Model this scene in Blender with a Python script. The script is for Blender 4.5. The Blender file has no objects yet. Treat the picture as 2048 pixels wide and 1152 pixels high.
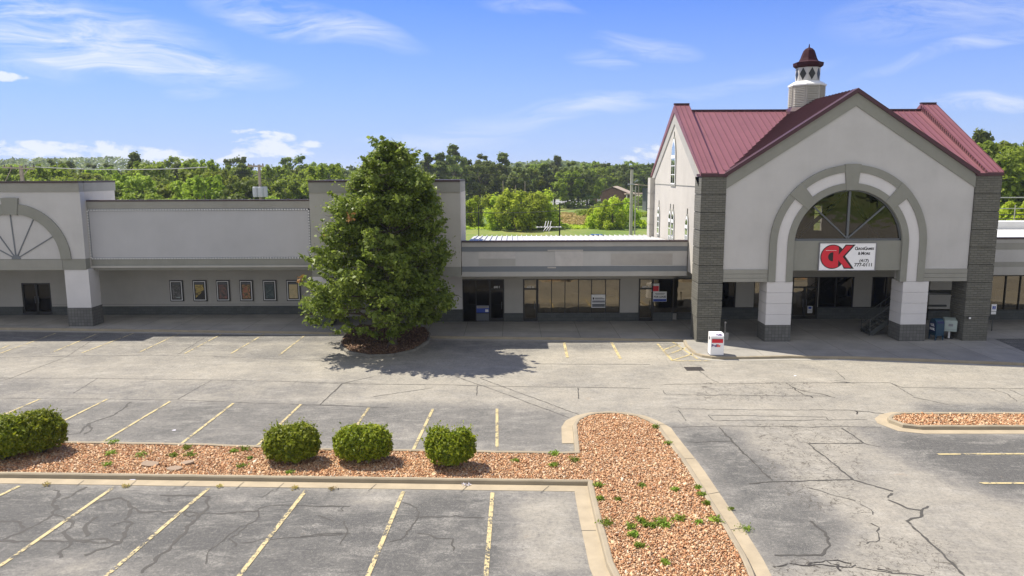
import bpy, math, random
import numpy as np
from mathutils import Vector, Matrix
random.seed(7); RNG = np.random.default_rng(11)
R = math.radians
SC = bpy.context.scene
C = SC.collection
# ------------------------------------------------------------------ camera
CAMH = 10.0; FPX = 1496.0; PITCH = math.atan(226/1496.0); ROLL = R(0.2)
cp, sp = math.cos(PITCH), math.sin(PITCH); cr, sr = math.cos(ROLL), math.sin(ROLL)
Fv = Vector((0, cp, -sp)); Uv = Vector((0, sp, cp)); Xv = Vector((1, 0, 0))
right = Xv*cr - Uv*sr; up = Xv*sr + Uv*cr
cam = bpy.data.cameras.new('camera'); camo = bpy.data.objects.new('camera', cam); C.objects.link(camo)
m = Matrix.Identity(4)
for i in range(3):
    m[i][0] = right[i]; m[i][1] = up[i]; m[i][2] = -Fv[i]
m[2][3] = CAMH
camo.matrix_world = m
cam.lens = FPX/2048*36; cam.sensor_width = 36; cam.clip_start = 0.1; cam.clip_end = 6000
SC.camera = camo
def ray(x, y):
    u = x-1024; v = y-576
    return (right*u - up*v + Fv*FPX)
def G(x, y, z=0.0):                       # where the photo's pixel meets the level z
    d = ray(x, y); t = (z-CAMH)/d.z
    return Vector((d.x*t, d.y*t, z))
def P(x, y, Y):                           # where it meets the vertical plane at depth Y
    d = ray(x, y); t = Y/d.y
    return Vector((d.x*t, Y, CAMH+d.z*t))
# ------------------------------------------------------------------ light
SUN_K = Vector((0.545, -0.385, -1.0)).normalized()
sun = bpy.data.lights.new('sun', 'SUN'); sun.energy = 4.4; sun.angle = R(0.5); sun.color = (1.0, 0.92, 0.79)
suno = bpy.data.objects.new('sun', sun); C.objects.link(suno)
suno.rotation_euler = SUN_K.to_track_quat('-Z', 'Y').to_euler(); suno.location = (-40, 60, 80)
sun_el = math.asin(-SUN_K.z); sun_az = math.atan2(-SUN_K.x, -SUN_K.y)
SC.view_settings.view_transform = 'Standard'; SC.view_settings.look = 'None'
SC.view_settings.gamma = 1; SC.view_settings.exposure = 0.9
SC.view_settings.use_curve_mapping = False
W = bpy.data.worlds.new("World"); SC.world = W; W.use_nodes = True
class NT:
    def __init__(s, tree): s.t = tree; s.n = tree.nodes; s.l = tree.links
    def new(s, typ, ins=None, **kw):
        n = s.n.new(typ)
        for k, v in kw.items(): setattr(n, k, v)
        if ins:
            for k, v in ins.items(): s.set(n, k, v)
        return n
    def set(s, n, k, v):
        if isinstance(v, bpy.types.NodeSocket): s.l.new(v, n.inputs[k])
        else: n.inputs[k].default_value = v
    def math(s, op, a, b=None, c=None, clamp=False):
        n = s.n.new('ShaderNodeMath'); n.operation = op; n.use_clamp = clamp
        s.set(n, 0, a)
        if b is not None: s.set(n, 1, b)
        if c is not None: s.set(n, 2, c)
        return n.outputs[0]
    def mix(s, f, a, b, typ='MIX'):
        n = s.n.new('ShaderNodeMix'); n.data_type = 'RGBA'; n.blend_type = typ
        s.set(n, 0, f)
        for k, v in ((6, a), (7, b)):
            if isinstance(v, tuple) and len(v) == 3: v = (*v, 1)
            s.set(n, k, v)
        return n.outputs[2]
    def ramp(s, f, stops, interp='LINEAR'):
        n = s.n.new('ShaderNodeValToRGB'); s.set(n, 0, f); n.color_ramp.interpolation = interp
        e = n.color_ramp.elements
        while len(e) < len(stops): e.new(0.5)
        for i, (p, c) in enumerate(stops):
            e[i].position = p
            e[i].color = (c, c, c, 1) if not isinstance(c, tuple) else (*c, 1)
        return n.outputs[0]
    def noise(s, vec, scale, detail=4, rough=0.55, dist=0.0, out=0):
        n = s.n.new('ShaderNodeTexNoise'); s.set(n, 'Scale', scale); s.set(n, 'Detail', detail); s.set(n, 'Roughness', rough); s.set(n, 'Distortion', dist)
        if vec is not None: s.set(n, 'Vector', vec)
        return n.outputs[out]
    def mapping(s, vec, scale=(1, 1, 1), rot=(0, 0, 0), loc=(0, 0, 0)):
        n = s.n.new('ShaderNodeMapping'); s.set(n, 0, vec); n.inputs['Scale'].default_value = scale; n.inputs['Rotation'].default_value = rot; n.inputs['Location'].default_value = loc
        return n.outputs[0]
w = NT(W.node_tree); w.n.clear()
sky = w.new('ShaderNodeTexSky', sky_type='NISHITA', sun_disc=False, sun_elevation=sun_el, sun_rotation=sun_az)
sky.air_density = 1.0; sky.dust_density = 0.3; sky.ozone_density = 2.0; sky.altitude = 300
tc = w.new('ShaderNodeTexCoord').outputs['Generated']
sx = w.new('ShaderNodeSeparateXYZ', {0: tc})
dx, dy, dz = sx.outputs
ay = w.math('MAXIMUM', w.math('ABSOLUTE', dy), 0.02)
uu = w.math('DIVIDE', dx, ay); vv = w.math('DIVIDE', dz, ay)
uv = w.new('ShaderNodeCombineXYZ', {0: uu, 1: vv, 2: 0.0}).outputs[0]
warp = w.new('ShaderNodeVectorMath', {0: w.noise(uv, 3.0, 3, 0.5, out=1), 1: (0.5, 0.5, 0.5)}, operation='SUBTRACT').outputs[0]
warp = w.new('ShaderNodeVectorMath', {0: warp, 'Scale': 0.10}, operation='SCALE').outputs[0]
uvw = w.new('ShaderNodeVectorMath', {0: uv, 1: warp}, operation='ADD').outputs[0]
sw = w.new('ShaderNodeSeparateXYZ', {0: uvw}); U_, V_ = sw.outputs[0], sw.outputs[1]
def uvpx(x, y):
    d = ray(x, y); return d.x/d.y, d.z/d.y
def blob(x, y, rx, ry, rot, amp):
    u0, v0 = uvpx(x, y); rx /= FPX; ry /= FPX; c, s_ = math.cos(rot), math.sin(rot)
    a = w.math('SUBTRACT', U_, u0); b = w.math('SUBTRACT', V_, v0)
    p = w.math('ADD', w.math('MULTIPLY', a, c/rx), w.math('MULTIPLY', b, s_/rx))
    q = w.math('ADD', w.math('MULTIPLY', a, -s_/ry), w.math('MULTIPLY', b, c/ry))
    d2 = w.math('ADD', w.math('MULTIPLY', p, p), w.math('MULTIPLY', q, q))
    return w.math('MULTIPLY', w.math('SUBTRACT', 1.0, d2, clamp=True), amp)
def blobs(lst):
    o = None
    for a in lst:
        b = blob(*a); o = b if o is None else w.math('ADD', o, b)
    return o
cir = blobs([(150, 60, 330, 75, -.12, 1.0), (330, 120, 300, 45, -.10, .75), (620, 45, 240, 36, -.22, .85), (90, 110, 200, 60, 0, .5),
             (1090, 225, 260, 30, .12, .5), (1060, 8, 120, 20, -.1, .5), (1290, 80, 110, 28, -.1, .6), (1200, 115, 80, 22, -.05, .55),
             (1900, 30, 260, 60, .1, .5), (1960, 95, 260, 16, .22, .5), (1980, 215, 150, 22, .05, .8), (880, 272, 170, 16, 0, .45),
             (1400, 170, 300, 20, .18, .35), (400, 180, 90, 16, 0, .4), (1620, 300, 500, 20, 0, .25)])
cn = w.noise(w.mapping(uvw, (3, 18, 1), (0, 0, R(-9))), 2.2, 9, .68, .9)
cn = w.math('MULTIPLY', w.math('MULTIPLY', w.ramp(cn, [(.36, .0), (.66, 1.0)]), w.math('MINIMUM', cir, 1.0)), .85)
cum = blobs([(60, 320, 260, 28, 0, .9), (200, 308, 150, 30, 0, 1.0), (330, 303, 90, 26, 0, .9), (555, 292, 95, 26, 0, 1.0), (500, 266, 60, 9, 0, .8), (640, 286, 50, 10, 0, .7), (570, 272, 40, 16, 0, .8), (490, 314, 70, 8, 0, .6),
             (1300, 312, 70, 20, 0, 1.0), (15, 162, 65, 12, 0, 1.0), (1255, 335, 40, 12, 0, .8), (1960, 300, 90, 14, 0, .8), (480, 315, 300, 16, 0, .6), (1300, 290, 60, 10, 0, .5)])
kn = w.noise(w.mapping(uvw, (9, 20, 1)), 2.6, 8, .66, .2)
kn = w.math('ADD', w.math('MINIMUM', cum, 1.0), w.math('MULTIPLY', w.math('SUBTRACT', kn, .5), 3.4))
kn = w.math('MULTIPLY', w.ramp(kn, [(.55, 0.0), (1.15, .85)]), w.ramp(cum, [(.0, 0.0), (.35, 1.0)]))
band = w.ramp(vv, [(0.0, .42), (.09, .16), (.22, 0.0)])
cl = w.math('MAXIMUM', w.math('MULTIPLY', cn, .95), w.math('MULTIPLY', kn, .92))
band = w.ramp(dz, [(0.0, .95), (.05, .80), (.14, .44), (.28, .0)])
skyc = w.mix(1.0, sky.outputs[0], (0.20, 0.465, 1.12), 'MULTIPLY')
skyc = w.mix(band, skyc, (3.3, 4.3, 6.6))
# white fill added to the unseen sky behind the viewpoint, neutralising blue shade
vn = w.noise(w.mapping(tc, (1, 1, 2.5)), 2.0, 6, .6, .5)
back_fill = w.math('MULTIPLY', w.ramp(dy, [(0.0, 1.0), (.001, 1.0)]), 1.0)
back_fill = w.math('MULTIPLY', w.math('MULTIPLY', w.math('SUBTRACT', .15, dy, clamp=True), 2.2, clamp=True), w.ramp(vn, [(.3, .45), (.65, 1.0)]))
skyc = w.mix(back_fill, skyc, (6.2, 6.25, 6.2))
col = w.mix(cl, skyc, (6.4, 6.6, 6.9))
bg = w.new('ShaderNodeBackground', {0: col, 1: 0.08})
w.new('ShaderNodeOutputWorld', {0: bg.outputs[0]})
# ------------------------------------------------------------------ helpers
def tag(o, label=None, cat=None, group=None, kind=None):
    if label: o['label'] = label
    if cat: o['category'] = cat
    if group: o['group'] = group
    if kind: o['kind'] = kind
    return o
def empty(name, loc=(0, 0, 0), rz=0.0, **kw):
    o = bpy.data.objects.new(name, None); C.objects.link(o); o.location = loc; o.rotation_euler = (0, 0, rz); o.empty_display_size = .3
    return tag(o, **kw)
class MB:
    def __init__(s): s.v = []; s.f = []; s.mi = []; s.cur = 0
    def poly(s, pts):
        n = len(s.v); s.v += [tuple(p) for p in pts]; s.f.append(tuple(range(n, n+len(pts)))); s.mi.append(s.cur); return s
    def box(s, x0, x1, y0, y1, z0, z1):
        n = len(s.v)
        s.v += [(x0, y0, z0), (x1, y0, z0), (x1, y1, z0), (x0, y1, z0), (x0, y0, z1), (x1, y0, z1), (x1, y1, z1), (x0, y1, z1)]
        for f in ((0, 3, 2, 1), (4, 5, 6, 7), (0, 1, 5, 4), (1, 2, 6, 5), (2, 3, 7, 6), (3, 0, 4, 7)):
            s.f.append(tuple(n+i for i in f)); s.mi.append(s.cur)
        return s
    def hexa(s, a, b):                     # a: 4 pts, b: 4 matching pts
        n = len(s.v); s.v += [tuple(p) for p in a]+[tuple(p) for p in b]
        for f in ((3, 2, 1, 0), (4, 5, 6, 7), (0, 1, 5, 4), (1, 2, 6, 5), (2, 3, 7, 6), (3, 0, 4, 7)):
            s.f.append(tuple(n+i for i in f)); s.mi.append(s.cur)
        return s
    def bar(s, p, q, wd, ht=None, upv=Vector((0, 0, 1))):
        ht = ht or wd; p = Vector(p); q = Vector(q); d = (q-p).normalized()
        if abs(d.dot(upv)) > .99: upv = Vector((0, 1, 0))
        a = d.cross(upv).normalized()*wd/2; b = a.cross(d).normalized()*ht/2
        return s.hexa([p-a-b, p+a-b, p+a+b, p-a+b], [q-a-b, q+a-b, q+a+b, q-a+b])
    def tube(s, p, q, r0, r1=None, n=8, caps=True):
        r1 = r0 if r1 is None else r1; p = Vector(p); q = Vector(q); d = (q-p).normalized()
        a = d.orthogonal().normalized(); b = d.cross(a); k = len(s.v)
        for c, r in ((p, r0), (q, r1)):
            for i in range(n):
                t = 2*math.pi*i/n; s.v.append(tuple(c+(a*math.cos(t)+b*math.sin(t))*r))
        for i in range(n):
            j = (i+1) % n; s.f.append((k+i, k+j, k+n+j, k+n+i)); s.mi.append(s.cur)
        if caps:
            s.f.append(tuple(k+i for i in reversed(range(n)))); s.f.append(tuple(k+n+i for i in range(n))); s.mi += [s.cur]*2
        return s
    def lathe(s, cx, cy, prof, n=12, a0=0.0):
        k = len(s.v)
        for r, z in prof:
            for i in range(n):
                t = a0+2*math.pi*i/n; s.v.append((cx+r*math.cos(t), cy+r*math.sin(t), z))
        for j in range(len(prof)-1):
            for i in range(n):
                i2 = (i+1) % n; s.f.append((k+j*n+i, k+j*n+i2, k+(j+1)*n+i2, k+(j+1)*n+i)); s.mi.append(s.cur)
        s.f.append(tuple(k+i for i in reversed(range(n)))); s.f.append(tuple(k+(len(prof)-1)*n+i for i in range(n))); s.mi += [s.cur]*2
        return s
    def prismY(s, pts, y0, y1):            # pts (x,z) outline
        n = len(pts); k = len(s.v)
        s.v += [(x, y0, z) for x, z in pts]+[(x, y1, z) for x, z in pts]
        s.f.append(tuple(k+i for i in range(n))); s.f.append(tuple(k+n+i for i in reversed(range(n)))); s.mi += [s.cur]*2
        for i in range(n):
            j = (i+1) % n; s.f.append((k+j, k+i, k+n+i, k+n+j)); s.mi.append(s.cur)
        return s
    def prismX(s, pts, x0, x1):            # pts (y,z)
        k = len(s.v); s.prismY(pts, x0, x1)
        for i in range(k, len(s.v)):
            x, y, z = s.v[i]; s.v[i] = (y, x, z)
        return s
    def prismZ(s, pts, z0, z1):
        n = len(pts); k = len(s.v)
        s.v += [(p[0], p[1], z0) for p in pts]+[(p[0], p[1], z1) for p in pts]
        s.f.append(tuple(k+i for i in reversed(range(n)))); s.f.append(tuple(k+n+i for i in range(n))); s.mi += [s.cur]*2
        for i in range(n):
            j = (i+1) % n; s.f.append((k+i, k+j, k+n+j, k+n+i)); s.mi.append(s.cur)
        return s
    def arc(s, xc, zc, r0, r1, a0, a1, y0, y1, n=24):
        for i in range(n):
            t0 = a0+(a1-a0)*i/n; t1 = a0+(a1-a0)*(i+1)/n
            q = [(xc+r*math.cos(t), zc+r*math.sin(t)) for r, t in ((r0, t0), (r1, t0), (r1, t1), (r0, t1))]
            s.hexa([(x, y0, z) for x, z in q], [(x, y1, z) for x, z in q])
        return s
    def build(s, name, mats, parent=None, smooth=False, origin=None, bevel=0):
        me = bpy.data.meshes.new(name)
        v = s.v
        if origin is not None: v = [(a-origin[0], b-origin[1], c-origin[2]) for a, b, c in v]
        me.from_pydata(v, [], s.f); mats = mats if isinstance(mats, (list, tuple)) else [mats]
        for m_ in mats: me.materials.append(m_)
        if len(mats) > 1: me.polygons.foreach_set('material_index', s.mi)
        import bmesh
        bm = bmesh.new(); bm.from_mesh(me); bmesh.ops.recalc_face_normals(bm, faces=bm.faces)
        if bevel:
            bmesh.ops.remove_doubles(bm, verts=bm.verts, dist=1e-5)
            bmesh.ops.bevel(bm, geom=[e for e in bm.edges if len(e.link_faces) == 2 and e.calc_face_angle(0) > .5], offset=bevel, segments=2, affect='EDGES', clamp_overlap=True)
        bm.to_mesh(me); bm.free()
        if smooth: me.polygons.foreach_set('use_smooth', [True]*len(me.polygons))
        o = bpy.data.objects.new(name, me); C.objects.link(o)
        if parent is not None: o.parent = parent
        if origin is not None: o.location = origin
        return o
def npmesh(name, V, Fq, mat, parent=None, loc=None, smooth=False):
    me = bpy.data.meshes.new(name); k = Fq.shape[1]
    me.vertices.add(len(V)); me.vertices.foreach_set('co', V.astype(np.float32).ravel())
    me.loops.add(Fq.size); me.loops.foreach_set('vertex_index', Fq.astype(np.int32).ravel())
    me.polygons.add(len(Fq)); me.polygons.foreach_set('loop_start', np.arange(0, Fq.size, k, dtype=np.int32))
    me.update(calc_edges=True); me.validate()
    me.materials.append(mat)
    if smooth: me.polygons.foreach_set('use_smooth', [True]*len(me.polygons))
    o = bpy.data.objects.new(name, me); C.objects.link(o)
    if parent is not None: o.parent = parent
    if loc is not None: o.location = loc
    return o
def text_mesh(s, size, mat, name, parent, loc, rx=R(90), rz=0.0, sx=1.0, bold=0.0, align='CENTER', ext=0.004):
    cu = bpy.data.curves.new('t', 'FONT'); cu.body = s; cu.size = size; cu.align_x = align; cu.align_y = 'CENTER'; cu.offset = bold; cu.extrude = ext; cu.resolution_u = 3
    o = bpy.data.objects.new('t', cu); C.objects.link(o)
    me = bpy.data.meshes.new_from_object(o); bpy.data.objects.remove(o)
    me.materials.clear(); me.materials.append(mat)
    ob = bpy.data.objects.new(name, me); C.objects.link(ob); ob.parent = parent; ob.location = loc; ob.rotation_euler = (rx, 0, rz); ob.scale = (sx, 1, 1)
    return ob
# ------------------------------------------------------------------ materials
M = {}
def mat(name, col, rough=.7, var=.0, vscale=3.0, bump=0.0, bscale=40.0, metal=0.0, spec=.5, streak=0.0, stain=0.0):
    m_ = bpy.data.materials.new(name); m_.use_nodes = True; t = NT(m_.node_tree); b = t.n['Principled BSDF']
    g = t.new('ShaderNodeNewGeometry').outputs['Position']
    c = (*col, 1)
    if var:
        n = t.noise(g, vscale, 5, .6); f = t.ramp(n, [(.3, 0.0), (.7, 1.0)])
        c = t.mix(f, tuple(x*(1-var) for x in col), tuple(min(1, x*(1+var)) for x in col))
    if streak:
        n = t.noise(t.mapping(g, (1.1, 1.1, .16)), 1.5, 6, .65, .4)
        c = t.mix(t.math('MULTIPLY', t.ramp(n, [(.45, 0.0), (.72, 1.0)]), min(1, streak*1.0)), c, tuple(x*.62 for x in col)); n = t.noise(t.mapping(g, (.25, .25, .5)), 1.0, 6, .7, .5); c = t.mix(t.math('MULTIPLY', t.ramp(n, [(.42, 0.0), (.6, 1.0)]), min(.5, streak*1.5)), c, tuple(min(1, x*1.18) for x in col))
    if stain:
        n = t.noise(g, .5, 6, .65)
        c = t.mix(t.math('MULTIPLY', t.ramp(n, [(.48, 0.0), (.7, 1.0)]), stain), c, tuple(x*.62 for x in col))
    t.set(b, 'Base Color', c); b.inputs['Roughness'].default_value = rough; b.inputs['Metallic'].default_value = metal
    b.inputs['Specular IOR Level'].default_value = spec
    if bump:
        bn = t.new('ShaderNodeBump', {'Strength': bump, 'Distance': .02, 'Height': t.noise(g, bscale, 3, .6)})
        t.set(b, 'Normal', bn.outputs[0])
    M[name] = m_; return m_
STW = (.475, .465, .455); OL = (.235, .235, .205)
mat('stucco_white', STW, .9, .05, .6, .25, 60, streak=.12)
mat('stucco_pier', (.60, .585, .585), .9, .04, .6, .2, 60, streak=.08)
mat('stucco_cream', (.47, .445, .40), .9, .05, .6, .2, 60, streak=.15)
mat('stucco_tan', (.40, .385, .35), .9, .06, .7, .2, 60, streak=.12)
mat('olive', OL, .88, .06, .8, .2, 60, streak=.18)
mat('cornice', (.27, .265, .235), .88, .06, .8, .2, 60, streak=.18)
mat('marquee_grey', (.41, .41, .42), .85, .05, .5, .1, 50, streak=.10)
mat('slate_band', (.155, .17, .185), .85, .05, .8, .1, 50, streak=.15)
mat('fascia_beige', (.36, .35, .325), .9, .06, .7, .2, 60, streak=.18)
mat('fascia_panel', (.42, .41, .395), .9, .08, .5, .1, 60, streak=.15)
mat('patch_white', (.47, .45, .43), .9, .08, 2.5, .1, 60, stain=.5)
mat('patch_tan', (.38, .36, .335), .9, .05, 2.5, .1, 60, stain=.3)
mat('cap_dark', (.045, .025, .025), .5, .1, 2)
mat('burgundy', (.215, .085, .097), .5, .12, .5, 0, metal=.1, streak=.35, stain=.25)
mat('burgundy_seam_shade', (.13, .04, .05), .5, .08, .9)  # roof burgundy darkened on the ribs to stand in for their shadow lines
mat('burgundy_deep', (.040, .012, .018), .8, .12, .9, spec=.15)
mat('burgundy_dark', (.055, .015, .023), .5, .1, 1.5)
mat('roof_pale', (.55, .55, .53), .5, .06, .8, streak=.15, metal=.1)
mat('roof_white', (.62, .62, .60), .7, .05, .6, stain=.2)
mat('frame_dark', (.012, .012, .013), .4)
mat('frame_grey', (.10, .11, .12), .45)
mat('white_paint', (.75, .75, .74), .55, .03, 4)
mat('white_shiny', (.82, .82, .84), .35, .02, 4)
mat('concrete', (.30, .285, .25), .92, .10, 1.2, .25, 30, stain=.35)
mat('kerb_concrete', (.30, .255, .18), .92, .13, 2.0, .3, 40, stain=.4)
mat('pan_concrete', (.36, .30, .205), .92, .12, 1.5, .3, 40, stain=.35)
mat('trunk_bark', (.09, .07, .05), .95, .25, 8, .8, 20)
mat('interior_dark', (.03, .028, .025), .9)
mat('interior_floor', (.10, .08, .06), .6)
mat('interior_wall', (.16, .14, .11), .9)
mat('pole_wood', (.27, .23, .18), .9, .2, 3, .3, 20)
mat('pole_pale', (.42, .40, .35), .8, .1, 3)
mat('wire', (.06, .06, .06), .6)
mat('wire_pale', (.45, .45, .43), .6)
mat('transformer_grey', (.40, .42, .43), .5, .05, 3)
mat('insulator', (.12, .09, .07), .3)
mat('blue_mail', (.012, .045, .08), .35, .05, 3)
mat('blue_dark', (.012, .02, .09), .35)
mat('locker_green', (.34, .40, .37), .5, .04, 3)
mat('red_sign', (.62, .012, .03), .5)
mat('black', (.01, .01, .01), .6)
mat('purple', (.08, .015, .16), .5)
mat('orange_red', (.75, .05, .02), .5)
mat('sign_blue', (.02, .06, .35), .5)
mat('sign_grey', (.2, .2, .22), .6)
mat('steel_dark', (.055, .06, .058), .5, .1, 4)
mat('steel_rail', (.16, .075, .06), .6, .1, 4)
mat('dirt', (.05, .04, .03), .95, .3, 5, .5, 40)
mat('flagstone', (.27, .20, .14), .9, .12, 4, .4, 25)
mat('brick_house', (.21, .13, .10), .9, .2, 2)
mat('roof_shingle', (.36, .29, .22), .9, .12, 1)
mat('roof_grey', (.25, .25, .25), .9, .1, 1)
mat('car_blue', (.03, .08, .19), .25, spec=.8)
mat('car_silver', (.45, .46, .47), .3, metal=.4)
mat('car_red', (.3, .015, .015), .25)
mat('car_black', (.02, .02, .022), .25)
mat('car_white', (.75, .75, .75), .3)
mat('tyre', (.02, .02, .02), .9)
mat('cloth_white', (.68, .66, .72), .9, .1, 30)
mat('iron', (.06, .05, .045), .7, .2, 12)
def leafmat(name, cols, trans=.25, rough=.45, spec=.5, hue_noise=.5, ns=.7):
    m_ = bpy.data.materials.new(name); m_.use_nodes = True; t = NT(m_.node_tree); b = t.n['Principled BSDF']
    g = t.new('ShaderNodeNewGeometry'); oi = t.new('ShaderNodeObjectInfo')
    rnd = g.outputs['Random Per Island']
    n = t.ramp(t.noise(g.outputs['Position'], ns, 3, .6), [(.3, 0.0), (.7, 1.0)])
    f = t.math('ADD', t.math('MULTIPLY', rnd, 1-hue_noise), t.math('MULTIPLY', n, hue_noise))
    c = t.ramp(f, [(i/(len(cols)-1), k) for i, k in enumerate(cols)])
    hs = t.new('ShaderNodeHueSaturation', {'Color': c, 'Hue': t.math('ADD', .488, t.math('MULTIPLY', oi.outputs['Random'], .022)), 'Value': t.math('ADD', .74, t.math('MULTIPLY', oi.outputs['Random'], .62))})
    t.set(b, 'Base Color', hs.outputs[0]); b.inputs['Roughness'].default_value = rough; b.inputs['Specular IOR Level'].default_value = spec
    tr = t.new('ShaderNodeBsdfTranslucent', {0: hs.outputs[0]})
    mx = t.new('ShaderNodeMixShader', {0: trans, 1: b.outputs[0], 2: tr.outputs[0]})
    t.l.new(mx.outputs[0], t.n['Material Output'].inputs[0]); M[name] = m_; return m_
leafmat('leaf_tree', [(.08, .115, .014), (.13, .175, .024), (.19, .24, .036), (.32, .37, .08)], .45, .5, .3)
leafmat('leaf_bush', [(.10, .155, .010), (.19, .26, .015), (.30, .36, .022), (.46, .49, .05)], .4, .5, .25, .25, 3.0)
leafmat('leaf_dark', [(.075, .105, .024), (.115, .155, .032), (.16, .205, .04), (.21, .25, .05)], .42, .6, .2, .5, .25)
leafmat('leaf_mid', [(.12, .175, .02), (.19, .255, .028), (.26, .34, .036), (.33, .40, .045)], .48, .6, .2, .5, .25)
leafmat('leaf_lime', [(.22, .31, .02), (.33, .43, .03), (.42, .52, .04), (.50, .58, .06)], .5, .6, .2, .4, .3)
leafmat('leaf_weed', [(.12, .19, .02), (.20, .29, .03), (.28, .36, .05)], .3, .6, .3, .3, 2)
leafmat('leaf_dry', [(.20, .10, .035), (.24, .13, .045), (.18, .08, .035)], .2, .7, .2, .3, 2)
leafmat('leaf_straw', [(.42, .34, .10), (.52, .40, .16), (.30, .32, .06)], .2, .7, .2, .3, 2)

def glass(name, refl=.32, tint=(.20, .20, .18), wav=.06, rt=(.95, .88, .74)):
    m_ = bpy.data.materials.new(name); m_.use_nodes = True; t = NT(m_.node_tree); t.n.remove(t.n['Principled BSDF'])
    g = t.new('ShaderNodeNewGeometry').outputs['Position']
    bn = t.new('ShaderNodeBump', {'Strength': wav, 'Distance': .05, 'Height': t.noise(t.mapping(g, (1, 1, 1.5)), 1.1, 2, .5)})
    gl = t.new('ShaderNodeBsdfGlossy', {'Color': (*rt, 1), 'Roughness': .015, 'Normal': bn.outputs[0]})
    tr = t.new('ShaderNodeBsdfTransparent', {'Color': (*tint, 1)})
    fr = t.new('ShaderNodeFresnel', {'IOR': 1.5, 'Normal': bn.outputs[0]})
    f = t.math('ADD', refl, t.math('MULTIPLY', fr.outputs[0], 1.0), clamp=True)
    mx = t.new('ShaderNodeMixShader', {0: f, 1: tr.outputs[0], 2: gl.outputs[0]})
    t.l.new(mx.outputs[0], t.n['Material Output'].inputs[0]); M[name] = m_; return m_
glass('glass_shop', .15, (.20, .20, .18), .06, (.92, .82, .64)); glass('glass_dark', .0, (.10, .10, .10), .06, (.5, .47, .42)); glass('glass_arch', .05, (.30, .29, .27), .10, (.72, .68, .6)); glass('glass_side', .6, (.3, .3, .3), .05, (.85, .9, .9))

def brickmat(name, col, mortar, bw, bh, ms=.012, bump=.6, off=.5, var=.12):
    m_ = bpy.data.materials.new(name); m_.use_nodes = True; t = NT(m_.node_tree); b = t.n['Principled BSDF']
    ge = t.new('ShaderNodeNewGeometry'); s = t.new('ShaderNodeSeparateXYZ', {0: ge.outputs['Position']}); ns = t.new('ShaderNodeSeparateXYZ', {0: ge.outputs['Normal']})
    f = t.math('GREATER_THAN', t.math('ABSOLUTE', ns.outputs[0]), .5)
    u = t.math('ADD', t.math('MULTIPLY', s.outputs[0], t.math('SUBTRACT', 1.0, f)), t.math('MULTIPLY', s.outputs[1], f))
    v = t.new('ShaderNodeCombineXYZ', {0: u, 1: s.outputs[2], 2: 0.0}).outputs[0]
    br = t.new('ShaderNodeTexBrick', {'Vector': v, 'Scale': 1.0, 'Mortar Size': ms, 'Mortar Smooth': .3, 'Brick Width': bw, 'Row Height': bh, 'Color1': (*[c*(1-var) for c in col], 1), 'Color2': (*[c*(1+var) for c in col], 1), 'Mortar': (*mortar, 1)})
    br.offset = off
    n = t.noise(ge.outputs['Position'], .8, 5, .6)
    c = t.mix(t.math('MULTIPLY', t.ramp(n, [(.45, 0.0), (.75, 1.0)]), .25), br.outputs[0], tuple(x*.6 for x in col))
    t.set(b, 'Base Color', c); b.inputs['Roughness'].default_value = .92
    h = t.math('ADD', t.math('MULTIPLY', br.outputs[1], -1.0), t.math('MULTIPLY', t.noise(ge.outputs['Position'], 35, 3, .6), .6))
    bn = t.new('ShaderNodeBump', {'Strength': bump, 'Distance': .02, 'Height': h}); t.set(b, 'Normal', bn.outputs[0]); M[name] = m_; return m_
brickmat('block_olive', (.135, .132, .112), (.085, .082, .07), .40, .135, .014, .8)
brickmat('tile_base', (.125, .124, .118), (.065, .064, .06), .20, .20, .012, .5, 0.0, .14)
brickmat('stone_base', (.085, .092, .088), (.05, .055, .05), .40, .20, .008, .5)

def sidewalk_mat():
    m_ = bpy.data.materials.new('sidewalk'); m_.use_nodes = True; t = NT(m_.node_tree); b = t.n['Principled BSDF']
    g = t.new('ShaderNodeNewGeometry').outputs['Position']
    n = t.noise(g, .5, 6, .6); n2 = t.noise(g, 9, 5, .7)
    c = t.mix(t.ramp(n, [(.3, 0.0), (.7, 1.0)]), (.225, .218, .20), (.34, .322, .285))
    c = t.mix(t.math('MULTIPLY', t.ramp(n2, [(.5, 0.0), (.8, 1.0)]), .4), c, (.18, .17, .15))
    br = t.new('ShaderNodeTexBrick', {'Vector': t.mapping(g, (1, 1, 0), loc=(.6, .15, 0)), 'Scale': 1.0, 'Mortar Size': .012, 'Mortar Smooth': .2, 'Brick Width': 2.4, 'Row Height': 2.6, 'Color1': (1, 1, 1, 1), 'Color2': (.86, .86, .86, 1), 'Mortar': (.3, .3, .3, 1)}); br.offset = 0
    c = t.mix(1.0, c, br.outputs[0], 'MULTIPLY')
    t.set(b, 'Base Color', c); b.inputs['Roughness'].default_value = .9
    bn = t.new('ShaderNodeBump', {'Strength': .25, 'Distance': .01, 'Height': t.noise(g, 40, 3, .7)}); t.set(b, 'Normal', bn.outputs[0]); M['sidewalk'] = m_
sidewalk_mat()
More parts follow.
